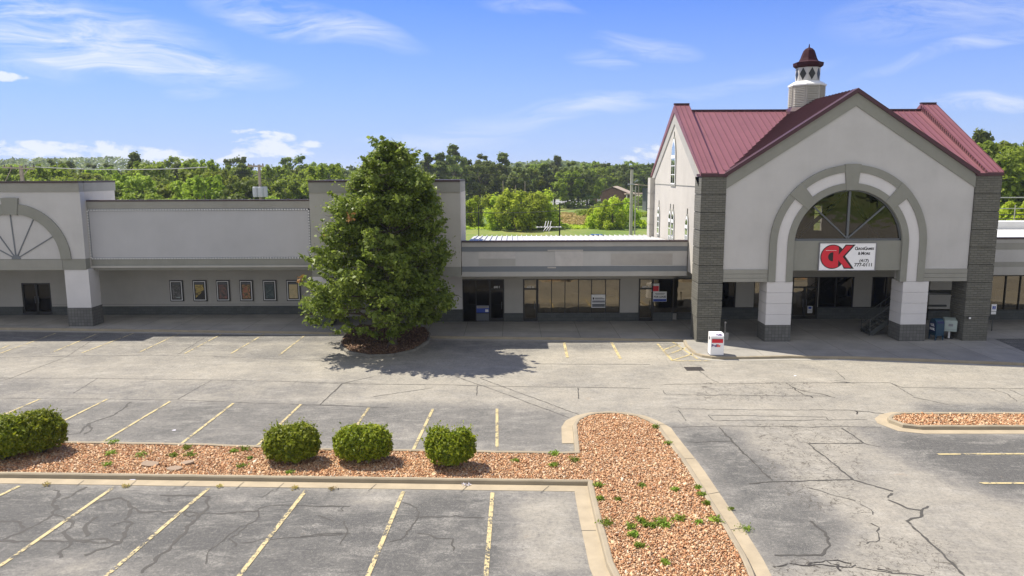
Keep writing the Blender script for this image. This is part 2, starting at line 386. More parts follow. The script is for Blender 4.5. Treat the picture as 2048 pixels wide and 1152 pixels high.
def asphalt_mat():
    m_ = bpy.data.materials.new('asphalt_lot'); m_.use_nodes = True; t = NT(m_.node_tree); b = t.n['Principled BSDF']
    g = t.new('ShaderNodeNewGeometry').outputs['Position']
    a = t.new('ShaderNodeAttribute', attribute_name='wear').outputs['Fac']; ga = t.new('ShaderNodeAttribute', attribute_name='gator').outputs['Fac']
    n1 = t.noise(g, .35, 6, .62, .4); n2 = t.noise(g, 2.2, 6, .7); n3 = t.noise(g, 24, 4, .75); n4 = t.noise(t.mapping(g, (.45, 1, 1)), 1.3, 8, .78, .5)
    f = t.math('ADD', a, t.math('MULTIPLY', t.math('SUBTRACT', n1, .5), .75)); f = t.math('ADD', f, t.math('MULTIPLY', t.math('SUBTRACT', n2, .5), .6))
    c = t.ramp(f, [(.0, (.072, .073, .072)), (.10, (.095, .095, .091)), (.35, (.150, .145, .134)), (.6, (.25, .235, .20)), (.95, (.36, .33, .27))])
    sp_ = t.noise(g, 70, 2, .6)
    c = t.mix(t.math('MULTIPLY', t.ramp(sp_, [(.54, 0.0), (.64, 1.0)]), .55), c, (.42, .39, .33))
    n5 = t.noise(g, 9, 5, .75)
    c = t.mix(t.math('MULTIPLY', t.ramp(n5, [(.50, 0.0), (.68, 1.0)]), .5), c, (.08, .078, .072))
    c = t.mix(t.math('MULTIPLY', t.ramp(n5, [(.30, 1.0), (.46, 0.0)]), .36), c, (.40, .375, .32))
    c = t.mix(t.math('MULTIPLY', t.ramp(n3, [(.52, 0.0), (.72, 1.0)]), .45), c, (.07, .068, .062))
    # pale scuffs
    sc = t.math('MULTIPLY', t.ramp(n4, [(.50, 0.0), (.64, 1.0)]), t.ramp(t.noise(g, 16, 4, .85), [(.42, 0.0), (.58, 1.0)]))
    c = t.mix(t.math('MULTIPLY', sc, .5), c, (.44, .42, .37))
    st_ = t.noise(t.mapping(g, (.5, 9, 1), (0, 0, R(14))), 1.0, 5, .7, .6); st2 = t.noise(t.mapping(g, (6, .5, 1), (0, 0, R(8))), 1.0, 5, .7, .8)
    c = t.mix(t.math('MULTIPLY', t.ramp(st_, [(.60, 0.0), (.70, 1.0)]), .28), c, (.42, .40, .35))
    c = t.mix(t.math('MULTIPLY', t.ramp(st2, [(.58, 0.0), (.72, 1.0)]), .3), c, (.07, .068, .062))
    # rust and oil spots
    c = t.mix(t.math('MULTIPLY', t.ramp(t.noise(g, .8, 5, .7, 1.0), [(.66, 0.0), (.76, 1.0)]), .35), c, (.30, .20, .12))
    vo = t.new('ShaderNodeTexVoronoi', {'Vector': t.mapping(t.new('ShaderNodeVectorMath', {0: g, 1: t.noise(g, 3.0, 3, .6, out=1)}, operation='ADD').outputs[0], (1, 1, 0)), 'Scale': 1.9}, feature='DISTANCE_TO_EDGE')
    cr_ = t.math('MULTIPLY', t.ramp(vo.outputs[0], [(.0, 1.0), (.035, 0.0)]), t.ramp(t.math('MULTIPLY', ga, t.math('ADD', .4, t.noise(g, .9, 4, .6))), [(.22, 0.0), (.42, 1.0)]))
    c = t.mix(t.math('MULTIPLY', cr_, .9), c, (.07, .062, .05))
    t.set(b, 'Base Color', c); b.inputs['Roughness'].default_value = .93; b.inputs['Specular IOR Level'].default_value = .25
    bn = t.new('ShaderNodeBump', {'Strength': .45, 'Distance': .012, 'Height': t.math('ADD', n3, t.noise(g, 90, 2, .7))}); t.set(b, 'Normal', bn.outputs[0]); M['asphalt_lot'] = m_
asphalt_mat()
def paint_mat(name, col, under, wearv):
    m_ = bpy.data.materials.new(name); m_.use_nodes = True; t = NT(m_.node_tree); b = t.n['Principled BSDF']
    g = t.new('ShaderNodeNewGeometry').outputs['Position']
    n = t.noise(g, 9, 6, .75); n2 = t.noise(g, 1.2, 4, .6)
    f = t.ramp(t.math('ADD', n, t.math('MULTIPLY', t.math('SUBTRACT', n2, .5), .7)), [(wearv-.06, 0.0), (wearv+.06, 1.0)])
    t.set(b, 'Base Color', t.mix(f, col, under)); b.inputs['Roughness'].default_value = .85
    t.set(b, 'Alpha', t.math('SUBTRACT', 1.0, t.math('MULTIPLY', f, .85))); M[name] = m_
paint_mat('yellow_paint', (.47, .39, .20), (.2, .19, .17), .56)
paint_mat('yellow_faded', (.46, .38, .19), (.25, .23, .2), .57)
paint_mat('yellow_pale', (.44, .37, .20), (.25, .23, .2), .54)
paint_mat('crack_dark', (.06, .056, .048), (.2, .19, .17), .68)
paint_mat('crack_black', (.03, .027, .023), (.2, .19, .17), .62)
paint_mat('crack_soft', (.062, .058, .05), (.2, .19, .17), .64)
def islandmat(name, stops, rough=.9, bump=.0):
    m_ = bpy.data.materials.new(name); m_.use_nodes = True; t = NT(m_.node_tree); b = t.n['Principled BSDF']
    g = t.new('ShaderNodeNewGeometry')
    t.set(b, 'Base Color', t.ramp(g.outputs['Random Per Island'], stops, 'CONSTANT')); b.inputs['Roughness'].default_value = rough; M[name] = m_
ST = [(0, (.38, .19, .09)), (.18, (.50, .27, .13)), (.38, (.58, .35, .19)), (.56, (.63, .45, .28)), (.70, (.40, .18, .08)), (.78, (.60, .42, .25)), (.90, (.62, .50, .37)), (.96, (.24, .11, .05))]
islandmat('stones', ST)
islandmat('mulch_chips', [(0, (.10, .05, .03)), (.3, (.15, .085, .05)), (.55, (.22, .13, .075)), (.75, (.07, .04, .025)), (.9, (.30, .20, .12))])
def bed_mat():
    m_ = bpy.data.materials.new('bed'); m_.use_nodes = True; t = NT(m_.node_tree); b = t.n['Principled BSDF']
    g = t.new('ShaderNodeNewGeometry').outputs['Position']
    vo = t.new('ShaderNodeTexVoronoi', {'Vector': g, 'Scale': 24.0})
    r = t.new('ShaderNodeSeparateColor', {0: vo.outputs['Color']}).outputs[0]
    c = t.mix(t.ramp(vo.outputs['Distance'], [(.2, 0.0), (.7, 1.0)]), t.ramp(r, ST, 'CONSTANT'), (.10, .05, .03))
    t.set(b, 'Base Color', c); b.inputs['Roughness'].default_value = .95
    bn = t.new('ShaderNodeBump', {'Strength': 1.0, 'Distance': .03, 'Height': vo.outputs['Distance']}); t.set(b, 'Normal', bn.outputs[0]); M['bed'] = m_
bed_mat()
def grass_mat():
    m_ = bpy.data.materials.new('field'); m_.use_nodes = True; t = NT(m_.node_tree); b = t.n['Principled BSDF']
    g = t.new('ShaderNodeNewGeometry').outputs['Position']
    n1 = t.noise(g, .035, 5, .6, .5); n2 = t.noise(t.mapping(g, (1, .5, 1)), .5, 6, .7)
    c = t.ramp(t.math('ADD', t.math('MULTIPLY', n1, .7), t.math('MULTIPLY', n2, .3)), [(.36, (.07, .13, .015)), (.48, (.13, .19, .022)), (.56, (.20, .22, .04)), (.66, (.33, .25, .09))])
    c = t.mix(t.math('MULTIPLY', t.ramp(t.noise(g, 4, 4, .8), [(.4, 0.0), (.7, 1.0)]), .4), c, (.05, .09, .015))
    t.set(b, 'Base Color', c); b.inputs['Roughness'].default_value = .95; M['field'] = m_
grass_mat()
# ------------------------------------------------------------------ ground
def in_poly(X, Y, poly):
    ins = np.zeros(X.shape, bool); n = len(poly)
    for i in range(n):
        x0, y0 = poly[i][:2]; x1, y1 = poly[(i+1) % n][:2]
        c = ((y0 > Y) != (y1 > Y)) & (X < (x1-x0)*(Y-y0)/((y1-y0) if y1 != y0 else 1e-9)+x0); ins ^= c
    return ins
def pdist(X, Y, poly, closed=True):
    D = np.full(X.shape, 1e9); n = len(poly)
    for i in range(n if closed else n-1):
        ax, ay_ = poly[i][:2]; bx, by = poly[(i+1) % n][:2]; L = (bx-ax)**2+(by-ay_)**2+1e-12
        t = np.clip(((X-ax)*(bx-ax)+(Y-ay_)*(by-ay_))/L, 0, 1)
        D = np.minimum(D, np.hypot(X-ax-t*(bx-ax), Y-ay_-t*(by-ay_)))
    return D
def soft(X, Y, poly, wdt):
    D = pdist(X, Y, poly); s = np.where(in_poly(X, Y, poly), D, -D); return np.clip(.5+s/(2*wdt), 0, 1)
g = MB(); g.poly([(-2500, -600, -.06), (2500, -600, -.06), (2500, 5000, -.06), (-2500, 5000, -.06)])
tag(g.build('ground', M['field']), kind='structure')
xs = np.arange(-75, 75.01, .5); ys = np.concatenate([np.arange(-116, 8, 2.0), np.arange(8, 64.01, .5)])
GX, GY = np.meshgrid(xs, ys)
def gp(l, z=0.0): return [tuple(G(x, y, z)) for x, y in l]
wear = np.full(GX.shape, .62)
def setw(poly, val, wd, amt=1.0):
    global wear
    s = soft(GX, GY, poly, wd)*amt; wear = wear*(1-s)+val*s
setw(gp([(-900, 800), (-200, 798), (560, 803), (1000, 812), (1130, 828), (1120, 905), (640, 897), (0, 884), (-900, 880)]), .24, .7)
setw(gp([(-900, 750), (0, 757), (700, 767), (700, 800), (0, 795), (-900, 790)]), .42, 1.0)
setw(gp([(-900, 972), (0, 972), (1148, 988), (1185, 1152), (1200, 1400), (-900, 1400)]), .03, .6)
setw(gp([(1030, 1000), (1150, 990), (1185, 1152), (1010, 1152)]), .62, .35, .9)
setw(gp([(300, 1120), (0, 1135), (-100, 1250), (400, 1250)]), .45, .8, .8)
setw(gp([(700, 985), (830, 985), (810, 1020), (640, 1020)]), .42, .5, .6)
setw(gp([(1340, 850), (1450, 857), (1700, 1050), (1640, 1130), (1560, 1140), (1480, 1040)]), .02, .6, .9)
setw(gp([(1750, 862), (2048, 872), (2400, 872), (2400, 1060), (2000, 985), (1850, 930)]), -.12, 1.0, 1.0)
setw(gp([(1840, 812), (2300, 808), (2300, 826), (1850, 826)]), .02, .6, .9)
setw(gp([(-300, 660), (700, 667), (700, 684), (-300, 684)]), .12, .5, .9)
setw(gp([(860, 682), (1340, 684), (1340, 700), (1060, 705), (860, 700)]), .35, .6, .8)
setw(gp([(-300, 684), (680, 686), (660, 720), (-300, 722)]), .40, .8, .8)
setw(gp([(1340, 735), (2048, 745), (2048, 800), (1340, 790)]), .68, 1.5, .7)
setw(gp([(1100, 700), (1340, 700), (1340, 730), (1060, 730)]), .80, .8, .8)
for px_, py_, rx_b, v_ in ((760, 1000, 1.3, .7), (470, 1000, .8, .6), (840, 870, 1.0, .6), (560, 870, .9, .6), (1080, 1020, 1.1, .75), (150, 1130, 1.2, .6), (420, 870, .8, .55), (700, 1060, .5, .55), (980, 1010, .5, .6), (340, 990, .5, .45)):
    c_b = G(px_, py_); a_b = np.clip(1.2-np.hypot((GX-c_b.x)/rx_b, (GY-c_b.y)/(rx_b*.6)), 0, 1)*.6; wear = wear*(1-a_b)+v_*a_b
gator = np.zeros(GX.shape)
for pl in ([(1520, 850), (1700, 850), (1720, 960), (1540, 950)], [(1720, 1070), (1900, 1090), (1900, 1150), (1720, 1150)], [(1560, 960), (1700, 965), (1740, 1040), (1600, 1010)], [(1400, 765), (1620, 765), (1600, 800), (1400, 800)], [(1540, 1120), (1780, 1120), (1780, 1170), (1540, 1170)]):
    gator = np.maximum(gator, soft(GX, GY, gp(pl), .6))
gV = np.stack([GX.ravel(), GY.ravel(), np.zeros(GX.size)], 1)
nx = len(xs); ny = len(ys); ii, jj = np.meshgrid(np.arange(nx-1), np.arange(ny-1)); b0 = (jj*nx+ii).ravel()
lot = npmesh('parking_lot', gV, np.stack([b0, b0+1, b0+nx+1, b0+nx], 1), M['asphalt_lot'])
for nm, arr in (('wear', wear), ('gator', gator)):
    at = lot.data.attributes.new(nm, 'FLOAT', 'POINT'); at.data.foreach_set('value', arr.ravel().astype(np.float32))
tag(lot, kind='structure')
def ribbon(mb, pts, wd, z, taper=False):
    pts = [Vector((p[0], p[1])) for p in pts]; n = len(pts); L = []; Rr = []
    for i, p in enumerate(pts):
        a = pts[max(i-1, 0)]; b = pts[min(i+1, n-1)]; d = (b-a); d = d.normalized() if d.length > 0 else Vector((1, 0)); nn = Vector((-d.y, d.x))
        ww = wd[i] if isinstance(wd, list) else wd
        L.append(p+nn*ww/2); Rr.append(p-nn*ww/2)
    for i in range(n-1):
        mb.poly([(Rr[i].x, Rr[i].y, z), (Rr[i+1].x, Rr[i+1].y, z), (L[i+1].x, L[i+1].y, z), (L[i].x, L[i].y, z)])
def line_part(a, b, wd, m_):
    mb = MB(); ribbon(mb, [G(*a), G(*b)], wd, .016); mb.build('parking_line', M[m_], lot)
for a, b in [((-105, 744), (20, 690)), ((0, 707), (111, 667)), ((102, 706), (196, 667)), ((164, 706), (267, 667)), ((275.5, 706), (360, 667)), ((369, 707.5), (444, 668)), ((462, 707.5), (529, 668)), ((558, 711), (611, 670))]:
    line_part(a, b, .11, 'yellow_pale')
for a, b in [((1128, 685), (1135, 716)), ((1223, 685), (1241, 718))]: line_part(a, b, .16, 'yellow_faded')
for a, b in [((-60, 859), (80, 798.5)), ((113, 849), (215, 798.5)), ((203, 885.5), (340, 803.5)), ((364, 886.7), (467, 806.7)), ((515.6, 891), (602, 809)), ((683, 895), (738, 815.5)), ((826.7, 900), (866, 818)), ((994, 903), (994, 818))]:
    line_part(a, b, .115, 'yellow_faded')
for a, b in [((-160, 1068), (39, 972.5)), ((-90, 1195), (229, 974)), ((110, 1240), (418, 976.5)), ((410, 1240), (613, 980)), ((699, 1240), (806.7, 983)), ((965, 1240), (985, 985.8)), ((1875, 909), (2300, 907)), ((1960, 967), (2300, 967))]:
    line_part(a, b, .125, 'yellow_paint')
for a, b in [((1315, 688), (1345, 722)), ((1345, 684), (1395, 718)), ((1327, 700), (1362, 688)), ((1335, 710), (1378, 693)), ((1345, 721), (1392, 706)), ((1350, 722), (1420, 722)), ((700, 684), (720, 676))]:
    line_part(a, b, .13, 'yellow_faded')
def jitter(pts, amp, step=.14):
    out = []; ph = [random.uniform(0, 6.28) for _ in range(4)]; fr = [random.uniform(.9, 1.6), random.uniform(2.2, 3.6), random.uniform(5, 8)]; s_ = 0
    for i in range(len(pts)-1):
        a = Vector(pts[i][:2]); b = Vector(pts[i+1][:2]); L = (b-a).length; n = max(1, int(L/step)); d = (b-a)/(L+1e-9); nn = Vector((-d.y, d.x))
        for k in range(n):
            t = k/n; e = math.sin(math.pi*t)**.4 if 0 < t < 1 else 0; s_ += L/n
            off = amp*(.9*math.sin(fr[0]*s_+ph[0])+.8*math.sin(fr[1]*s_+ph[1])+.7*math.sin(fr[2]*s_+ph[2])+random.gauss(0, .8))*e
            out.append(a.lerp(b, t)+nn*off)
    out.append(Vector(pts[-1][:2])); return out
def jitter_old(pts, amp, step=.35):
    out = []
    for i in range(len(pts)-1):
        a = Vector(pts[i][:2]); b = Vector(pts[i+1][:2]); n = max(1, int((b-a).length/step))
        for k in range(n):
            p = a.lerp(b, k/n)
            if k or i: p = p+Vector((random.gauss(0, amp), random.gauss(0, amp)))
            out.append(p)
    out.append(Vector(pts[-1][:2])); return out
CZ = [0]
def cracks(lst, ox, oy, s_, m_key, wd, amp):
    mb = MB()
    for pts in lst:
        CZ[0] += 1
        q = jitter([G(ox+x/s_, oy+y/s_) for x, y in pts], amp)
        ribbon(mb, q, [wd*random.uniform(.45, 1.3) for _ in q], .0040+CZ[0]*.00006)
    return mb
A = MB()
def addc(lst, ox, oy, s_, key, wd, amp): CR.setdefault(key, MB()); t = cracks(lst, ox, oy, s_, key, wd, amp); d = CR[key]; k = len(d.v); d.v += t.v; d.f += [tuple(i+k for i in f) for f in t.f]; d.mi += t.mi
CR = {}
addc([[(0, 168), (640, 158), (960, 163), (1450, 183)], [(0, 262), (400, 262), (950, 270), (1575, 283)], [(0, 352), (560, 357), (800, 360), (1100, 372), (1440, 384), (1575, 388)], [(50, 262), (300, 165), (440, 75)], [(800, 155), (920, 80)], [(330, 330), (440, 262)], [(800, 357), (950, 272)], [(1440, 382), (1540, 288)], [(200, 440), (330, 400)], [(0, 275), (50, 262)]], 0, 640, 2.25, 'crack_dark', .05, .012)
addc([[(270, 520), (360, 510), (400, 465), (480, 440), (540, 410), (590, 370)], [(400, 465), (410, 495), (380, 515)],
      [(240, 765), (265, 770), (245, 815), (262, 850), (240, 875), (150, 930), (0, 995)], [(0, 905), (60, 905), (110, 935)], [(275, 808), (390, 752)], [(245, 875), (300, 895), (330, 910), (285, 955), (320, 990), (480, 985), (545, 1000)], [(0, 995), (200, 995), (545, 1000), (600, 915), (560, 905)],
      [(400, 830), (540, 800), (600, 845), (560, 900)], [(600, 845), (630, 865), (800, 865), (960, 870), (1160, 860)], [(720, 790), (850, 790), (940, 795), (940, 840), (900, 875), (800, 985), (640, 1140)], [(320, 995), (265, 1050), (275, 1070)], [(440, 885), (385, 925), (390, 975)], [(830, 865), (850, 885), (920, 870)], [(545, 1000), (380, 1060)]], 0, 640, 2.25, 'crack_soft', .11, .035)
addc([[(1160, 855), (1150, 905), (1080, 930), (940, 1040), (925, 1100)], [(1160, 850), (1240, 835), (1575, 840)], [(1150, 905), (1030, 985), (1060, 1020)], [(1080, 1005), (1300, 980), (1575, 960)], [(760, 800), (765, 820)], [(1180, 800), (1230, 765)], [(500, 930), (560, 905)], [(1430, 880), (1500, 905)]], 0, 640, 2.25, 'crack_soft', .05, .03)
addc([[(0, 835), (200, 838), (195, 860), (170, 860)], [(0, 975), (190, 960)], [(460, 820), (525, 845), (530, 890), (470, 975), (400, 1000)], [(520, 885), (830, 890)], [(530, 960), (620, 985), (690, 985), (690, 1040)], [(200, 905), (215, 950), (180, 1010)]], 600, 640, 2.25, 'crack_soft', .05, .03)
addc([[(0, 383), (90, 382), (190, 285)], [(190, 285), (330, 255)], [(0, 283), (400, 290), (660, 292), (800, 296), (940, 300), (1245, 303), (1575, 308)], [(700, 255), (860, 310), (1210, 440)], [(810, 262), (940, 310), (1210, 410), (1300, 440)], [(330, 345), (600, 305)], [(800, 296), (795, 340)], [(1250, 305), (1255, 355)], [(1060, 198), (1575, 200)], [(90, 382), (400, 395)]], 600, 640, 2.25, 'crack_dark', .05, .012)
addc([[(180, 255), (750, 248), (1240, 247), (1350, 310)], [(1240, 247), (1300, 270), (1868, 275)], [(980, 235), (1075, 250)], [(985, 190), (1030, 232)], [(230, 360), (260, 370), (780, 375), (1050, 375)], [(390, 398), (415, 425), (1135, 420)], [(390, 398), (940, 408), (970, 428)], [(180, 283), (195, 303), (960, 310)], [(220, 455), (440, 450), (1200, 455)], [(290, 525), (495, 522)], [(1118, 530), (1200, 548)], [(1100, 815), (1150, 840), (1160, 865)], [(860, 740), (960, 770), (1080, 800)], [(1700, 270), (1790, 300), (1835, 335)], [(1800, 280), (1868, 310)], [(1150, 905), (1190, 925), (1190, 985), (1130, 1000)], [(340, 185), (400, 230), (440, 245)], [(250, 375), (285, 425)], [(1080, 1110), (1250, 1140), (1400, 1152)], [(1350, 315), (1520, 352)]], 1250, 660, 2.341, 'crack_dark', .04, .022)
addc([[(440, 455), (500, 520), (690, 705)], [(1015, 460), (1118, 530), (860, 533), (1065, 700)], [(580, 720), (690, 710), (1065, 702), (1180, 735), (1255, 755)], [(1230, 795), (1320, 835), (1390, 845), (1420, 825)], [(1390, 845), (1390, 870), (1320, 895), (1420, 990), (1530, 1090), (1590, 1152)], [(870, 895), (940, 950), (960, 1010), (920, 1055), (700, 1055)], [(1250, 765), (1230, 785)]], 1250, 660, 2.341, 'crack_soft', .075, .02)
addc([[(755, 248), (790, 270), (850, 290), (920, 300), (985, 318)], [(790, 270), (760, 274)], [(790, 270), (830, 300), (880, 318)], [(1050, 375), (1090, 380), (1215, 392)], [(1075, 378), (1085, 395)], [(980, 246), (1075, 250)], [(690, 1110), (860, 1105), (960, 1105), (1080, 1100)], [(860, 1105), (940, 1080), (1000, 1100), (1010, 1130)], [(940, 1080), (1060, 1095)], [(1250, 1135), (1180, 1120)]], 1250, 660, 2.341, 'crack_black', .055, .045)
for k, mb in CR.items(): mb.build('pavement_cracks', M[k], lot)
# storm drain
d0 = G(1388, 738)
dr = empty('storm_drain', (d0.x, d0.y, 0), label='rusty slotted storm drain grate set in the pale drive lane', cat='drain grate')
mb = MB(); mb.box(-.42, .42, -.3, .3, .004, .012); mb.build('drain_pit', M['black'], dr)
mb = MB(); mb.box(-.46, .46, -.34, -.29, .006, .025); mb.box(-.46, .46, .29, .34, .006, .025)
for i in range(12): x = -.44+i*.08; mb.box(x-.014, x+.014, -.29, .29, .010, .022)
mb.build('grate', M['iron'], dr)
# ------------------------------------------------------------------ kerbed islands
def outline_offset(pts, d, closed):
    pts = [Vector(p[:2]) for p in pts]; n = len(pts); out = []
    for i, p in enumerate(pts):
        if closed: a = pts[i-1]; b = pts[(i+1) % n]
        else: a = pts[max(i-1, 0)]; b = pts[min(i+1, n-1)]
        d1 = (p-a); d2 = (b-p)
        if d1.length < 1e-6: d1 = d2
        if d2.length < 1e-6: d2 = d1
        d1.normalize(); d2.normalize(); n1 = Vector((-d1.y, d1.x)); n2 = Vector((-d2.y, d2.x)); nn = (n1+n2)
        nn.normalize(); c = max(.45, nn.dot(n1)); out.append(p+nn*d/c)
    return out
def densify(pts, closed=False, step=.5, rounds=1):
    pts = [Vector(p[:2]) for p in pts]; out = []; n = len(pts)
    for i in range(n if closed else n-1):
        a = pts[i]; b = pts[(i+1) % n]; k = max(1, int((b-a).length/step))
        for j in range(k): out.append(a.lerp(b, j/k))
    if not closed: out.append(pts[-1])
    return out
def sweep(name, pts, prof, matl, closed=False, parent=None):
    """prof: list of (offset outwards, z)."""
    mb = MB(); rows = []
    for off, z in prof:
        rows.append([(p.x, p.y, z+.006*math.sin(i*1.7)*(z > .05)) for i, p in enumerate(outline_offset(pts, off, closed))])
    n = len(rows[0]); k = len(rows)
    V = [p for r in rows for p in r]; F = []
    for r in range(k-1):
        for i in range(n if closed else n-1):
            j = (i+1) % n; F.append((r*n+i, r*n+j, (r+1)*n+j, (r+1)*n+i))
    mb.v = V; mb.f = F; mb.mi = [0]*len(F)
    return mb.build(name, matl, parent)
KP = [(0, .03), (0, .15), (.03, .165), (.13, .165), (.165, .13), (.185, .02), (.185, -.03)]
PANP = [(.180, -.02), (.180, .018), (.62, .012), (.62, -.03)]
# main island, walked so that 'left' of travel is outwards
north = [(-1200, 862), (-400, 874), (122, 885), (390, 889.5), (640, 899), (900, 903), (1120, 906.5), (1160, 905.5)]
head = [(1156, 868), (1154, 849), (1160, 839), (1176, 831), (1195, 827), (1221, 825.5), (1244, 827), (1273, 832), (1297, 842), (1312.5, 851), (1320, 862.5), (1336, 884), (1361, 917), (1374, 936), (1402, 981), (1431, 1027), (1452.6, 1062), (1479, 1108), (1494, 1141), (1502, 1165), (1498, 1190), (1480, 1205), (1400, 1212), (1330, 1200), (1275, 1180)]
south = [(1241, 1152), (1227, 1123), (1214, 1075), (1203, 1036), (1192, 992), (1185.5, 961), (1178, 959), (700, 953), (0, 943.5), (-400, 937), (-1200, 925)]
isl = [G(x, y, .15) for x, y in north+head+south]
def corr(l): return [G(x, y, .15) for x, y in l]
north_w = densify(corr(north)); head_w = densify(corr(north[-1:]+head+south[:7])); south_w = densify(corr(south[6:]))
bed_pts = north_w+head_w[1:]+south_w[1:]
def flat_poly(name, pts, z, m_, kind='structure', parent=None):
    mb = MB(); mb.poly([(p[0], p[1], z) for p in pts]); o = mb.build(name, m_, parent)
    if parent is None: tag(o, kind=kind)
    return o
def fill(name, pts, z, m_):
    import bmesh
    bm = bmesh.new(); vs = [bm.verts.new((p[0], p[1], z)) for p in pts]
    es = [bm.edges.new((vs[i], vs[(i+1) % len(vs)])) for i in range(len(vs))]
    bmesh.ops.triangle_fill(bm, edges=es, use_beauty=True); bmesh.ops.recalc_face_normals(bm, faces=bm.faces)
    for f in bm.faces:
        if f.normal.z < 0: f.normal_flip()
    me = bpy.data.meshes.new(name); bm.to_mesh(me); bm.free(); me.materials.append(m_)
    o = bpy.data.objects.new(name, me); C.objects.link(o); return tag(o, kind='structure')
fill('planting_bed', bed_pts, .10, M['bed'])
allp = north_w+head_w[1:]+south_w[1:]
kb = sweep('kerb', allp, KP, M['kerb_concrete']); tag(kb, kind='structure')
sweep('gutter_pan', head_w[2:], PANP, M['pan_concrete'], parent=kb)
sweep('gutter_pan', densify(corr(south[5:])), PANP, M['pan_concrete'], parent=kb)
# gutter joints
mb = MB()
for x, y0, y1 in [(160, 962, 974), (265, 962, 976), (371, 964, 977), (480, 965, 979), (560, 967, 981), (745, 969, 983), (930, 971, 985), (1090, 973, 987)]:
    ribbon(mb, [G(x+8, y0), G(x-9, y1)], .018, .022)
for x0, y0, x1, y1 in [(1192, 1062, 1162, 1062), (1362, 918, 1390, 918), (1412, 990, 1440, 985), (1310, 850, 1338, 850), (1453, 1062, 1490, 1056)]:
    ribbon(mb, [G(x0, y0), G(x1, y1)], .018, .022)
mb.build('gutter_joint', M['crack_dark'], kb)
ri = [(2500, 850), (2048, 850), (1839, 850), (1809, 847), (1787, 839), (1784.4, 835), (1791, 830), (1805, 827), (2048, 827), (2500, 827)]
ri_w = densify(corr(ri)); fill('planting_bed', ri_w, .10, M['bed'])
kr = sweep('kerb', ri_w, KP, M['kerb_concrete']); tag(kr, kind='structure'); sweep('gutter_pan', ri_w, PANP, M['pan_concrete'], parent=kr)
def scatter_in(poly, dens, margin=.03):
    P_ = np.array([(p[0], p[1]) for p in poly]); x0, y0 = P_.min(0); x1, y1 = P_.max(0)
    x0 = max(x0, -27); x1 = min(x1, 30); y0 = max(y0, 11)
    n = int((x1-x0)*(y1-y0)*dens); X = RNG.uniform(x0, x1, n); Y = RNG.uniform(y0, y1, n)
    k = in_poly(X, Y, poly); X, Y = X[k], Y[k]
    return X, Y
def stones(name, poly, dens, size, zb, m_, flat=.6, elong=1.5, zj=.012):
    X, Y = scatter_in(poly, dens); n = len(X)
    base = np.array([(1, 0, 0), (0, 1, 0), (-1, 0, 0), (0, -1, 0), (0, 0, 1), (0, 0, -1)], float)
    s = size*RNG.lognormal(0, .38, n); ang = RNG.uniform(0, 2*np.pi, n); tl = RNG.normal(0, .45, (n, 2))
    sc = np.stack([s*elong**RNG.uniform(-.3, 1, n), s, s*flat], 1)
    V = base[None]*sc[:, None]+RNG.normal(0, .22, (n, 6, 3))*s[:, None, None]
    V[:, :, 2] += V[:, :, 0]*tl[:, None, 0]+V[:, :, 1]*tl[:, None, 1]
    c, s2 = np.cos(ang)[:, None], np.sin(ang)[:, None]
    x = V[:, :, 0]*c-V[:, :, 1]*s2; y = V[:, :, 0]*s2+V[:, :, 1]*c
    V[:, :, 0] = x+X[:, None]; V[:, :, 1] = y+Y[:, None]; V[:, :, 2] += zb+s[:, None]*.3+RNG.uniform(0, zj, n)[:, None]
    F = np.array([(0, 1, 4), (1, 2, 4), (2, 3, 4), (3, 0, 4), (1, 0, 5), (2, 1, 5), (3, 2, 5), (0, 3, 5)])
    F = (F[None]+(np.arange(n)*6)[:, None, None]).reshape(-1, 3)
    return tag(npmesh(name, V.reshape(-1, 3), F, m_), kind='stuff')
g1 = stones('gravel', bed_pts, 900, .021, .105, M['stones']); tag(g1, 'orange and white crushed rock filling the long planted island', 'gravel')
g2 = stones('gravel', ri_w, 560, .026, .105, M['stones']); tag(g2, 'orange crushed rock in the narrow island at the right edge', 'gravel')
# ------------------------------------------------------------------ pavement by the shops
SWZ = .15
sw_front = [(-700, 650), (-200, 657), (0, 660), (300, 664), (600, 668), (700, 670), (860, 677), (930, 678), (1150, 680.5), (1340, 683.5), (1367, 684), (1371, 694), (1380, 703), (1390, 710), (1404, 715), (1424, 718), (1444, 719), (1528, 718), (1578, 717), (1696, 718.5), (1797, 722), (2048, 731.5), (2400, 745)]
swf = [G(x, y, 0.0) for x, y in sw_front]
swd = densify(swf, step=.8)
f_ = [Vector((p.x, p.y)) for p in swd]
poly = [(p.x, p.y+.05) for p in f_]+[(70, 62), (-75, 62)]
fill('pavement', poly, SWZ, M['sidewalk'])
rev = [Vector((p.x, p.y)) for p in reversed(f_)]        # left of travel = towards the lot
kw = sweep('kerb', rev, [(-.12, .10), (-.12, .154), (-.03, .154), (.01, .13), (.03, .01), (.03, -.03)], M['kerb_concrete']); tag(kw, kind='structure')
pz = rev[:int(len(rev)*.5)]
sweep('gutter_pan', rev, [(.028, -.02), (.028, .014), (.38, .010), (.38, -.02)], M['concrete'], parent=kw)
mb = MB()
q = [G(x, y, .154) for x, y in [(1988, 677.5), (2300, 677), (2300, 720), (2055, 706)]]
mb.poly([(p.x, p.y, .155) for p in q]); mb.build('asphalt_patch', M['asphalt_lot'], lot)
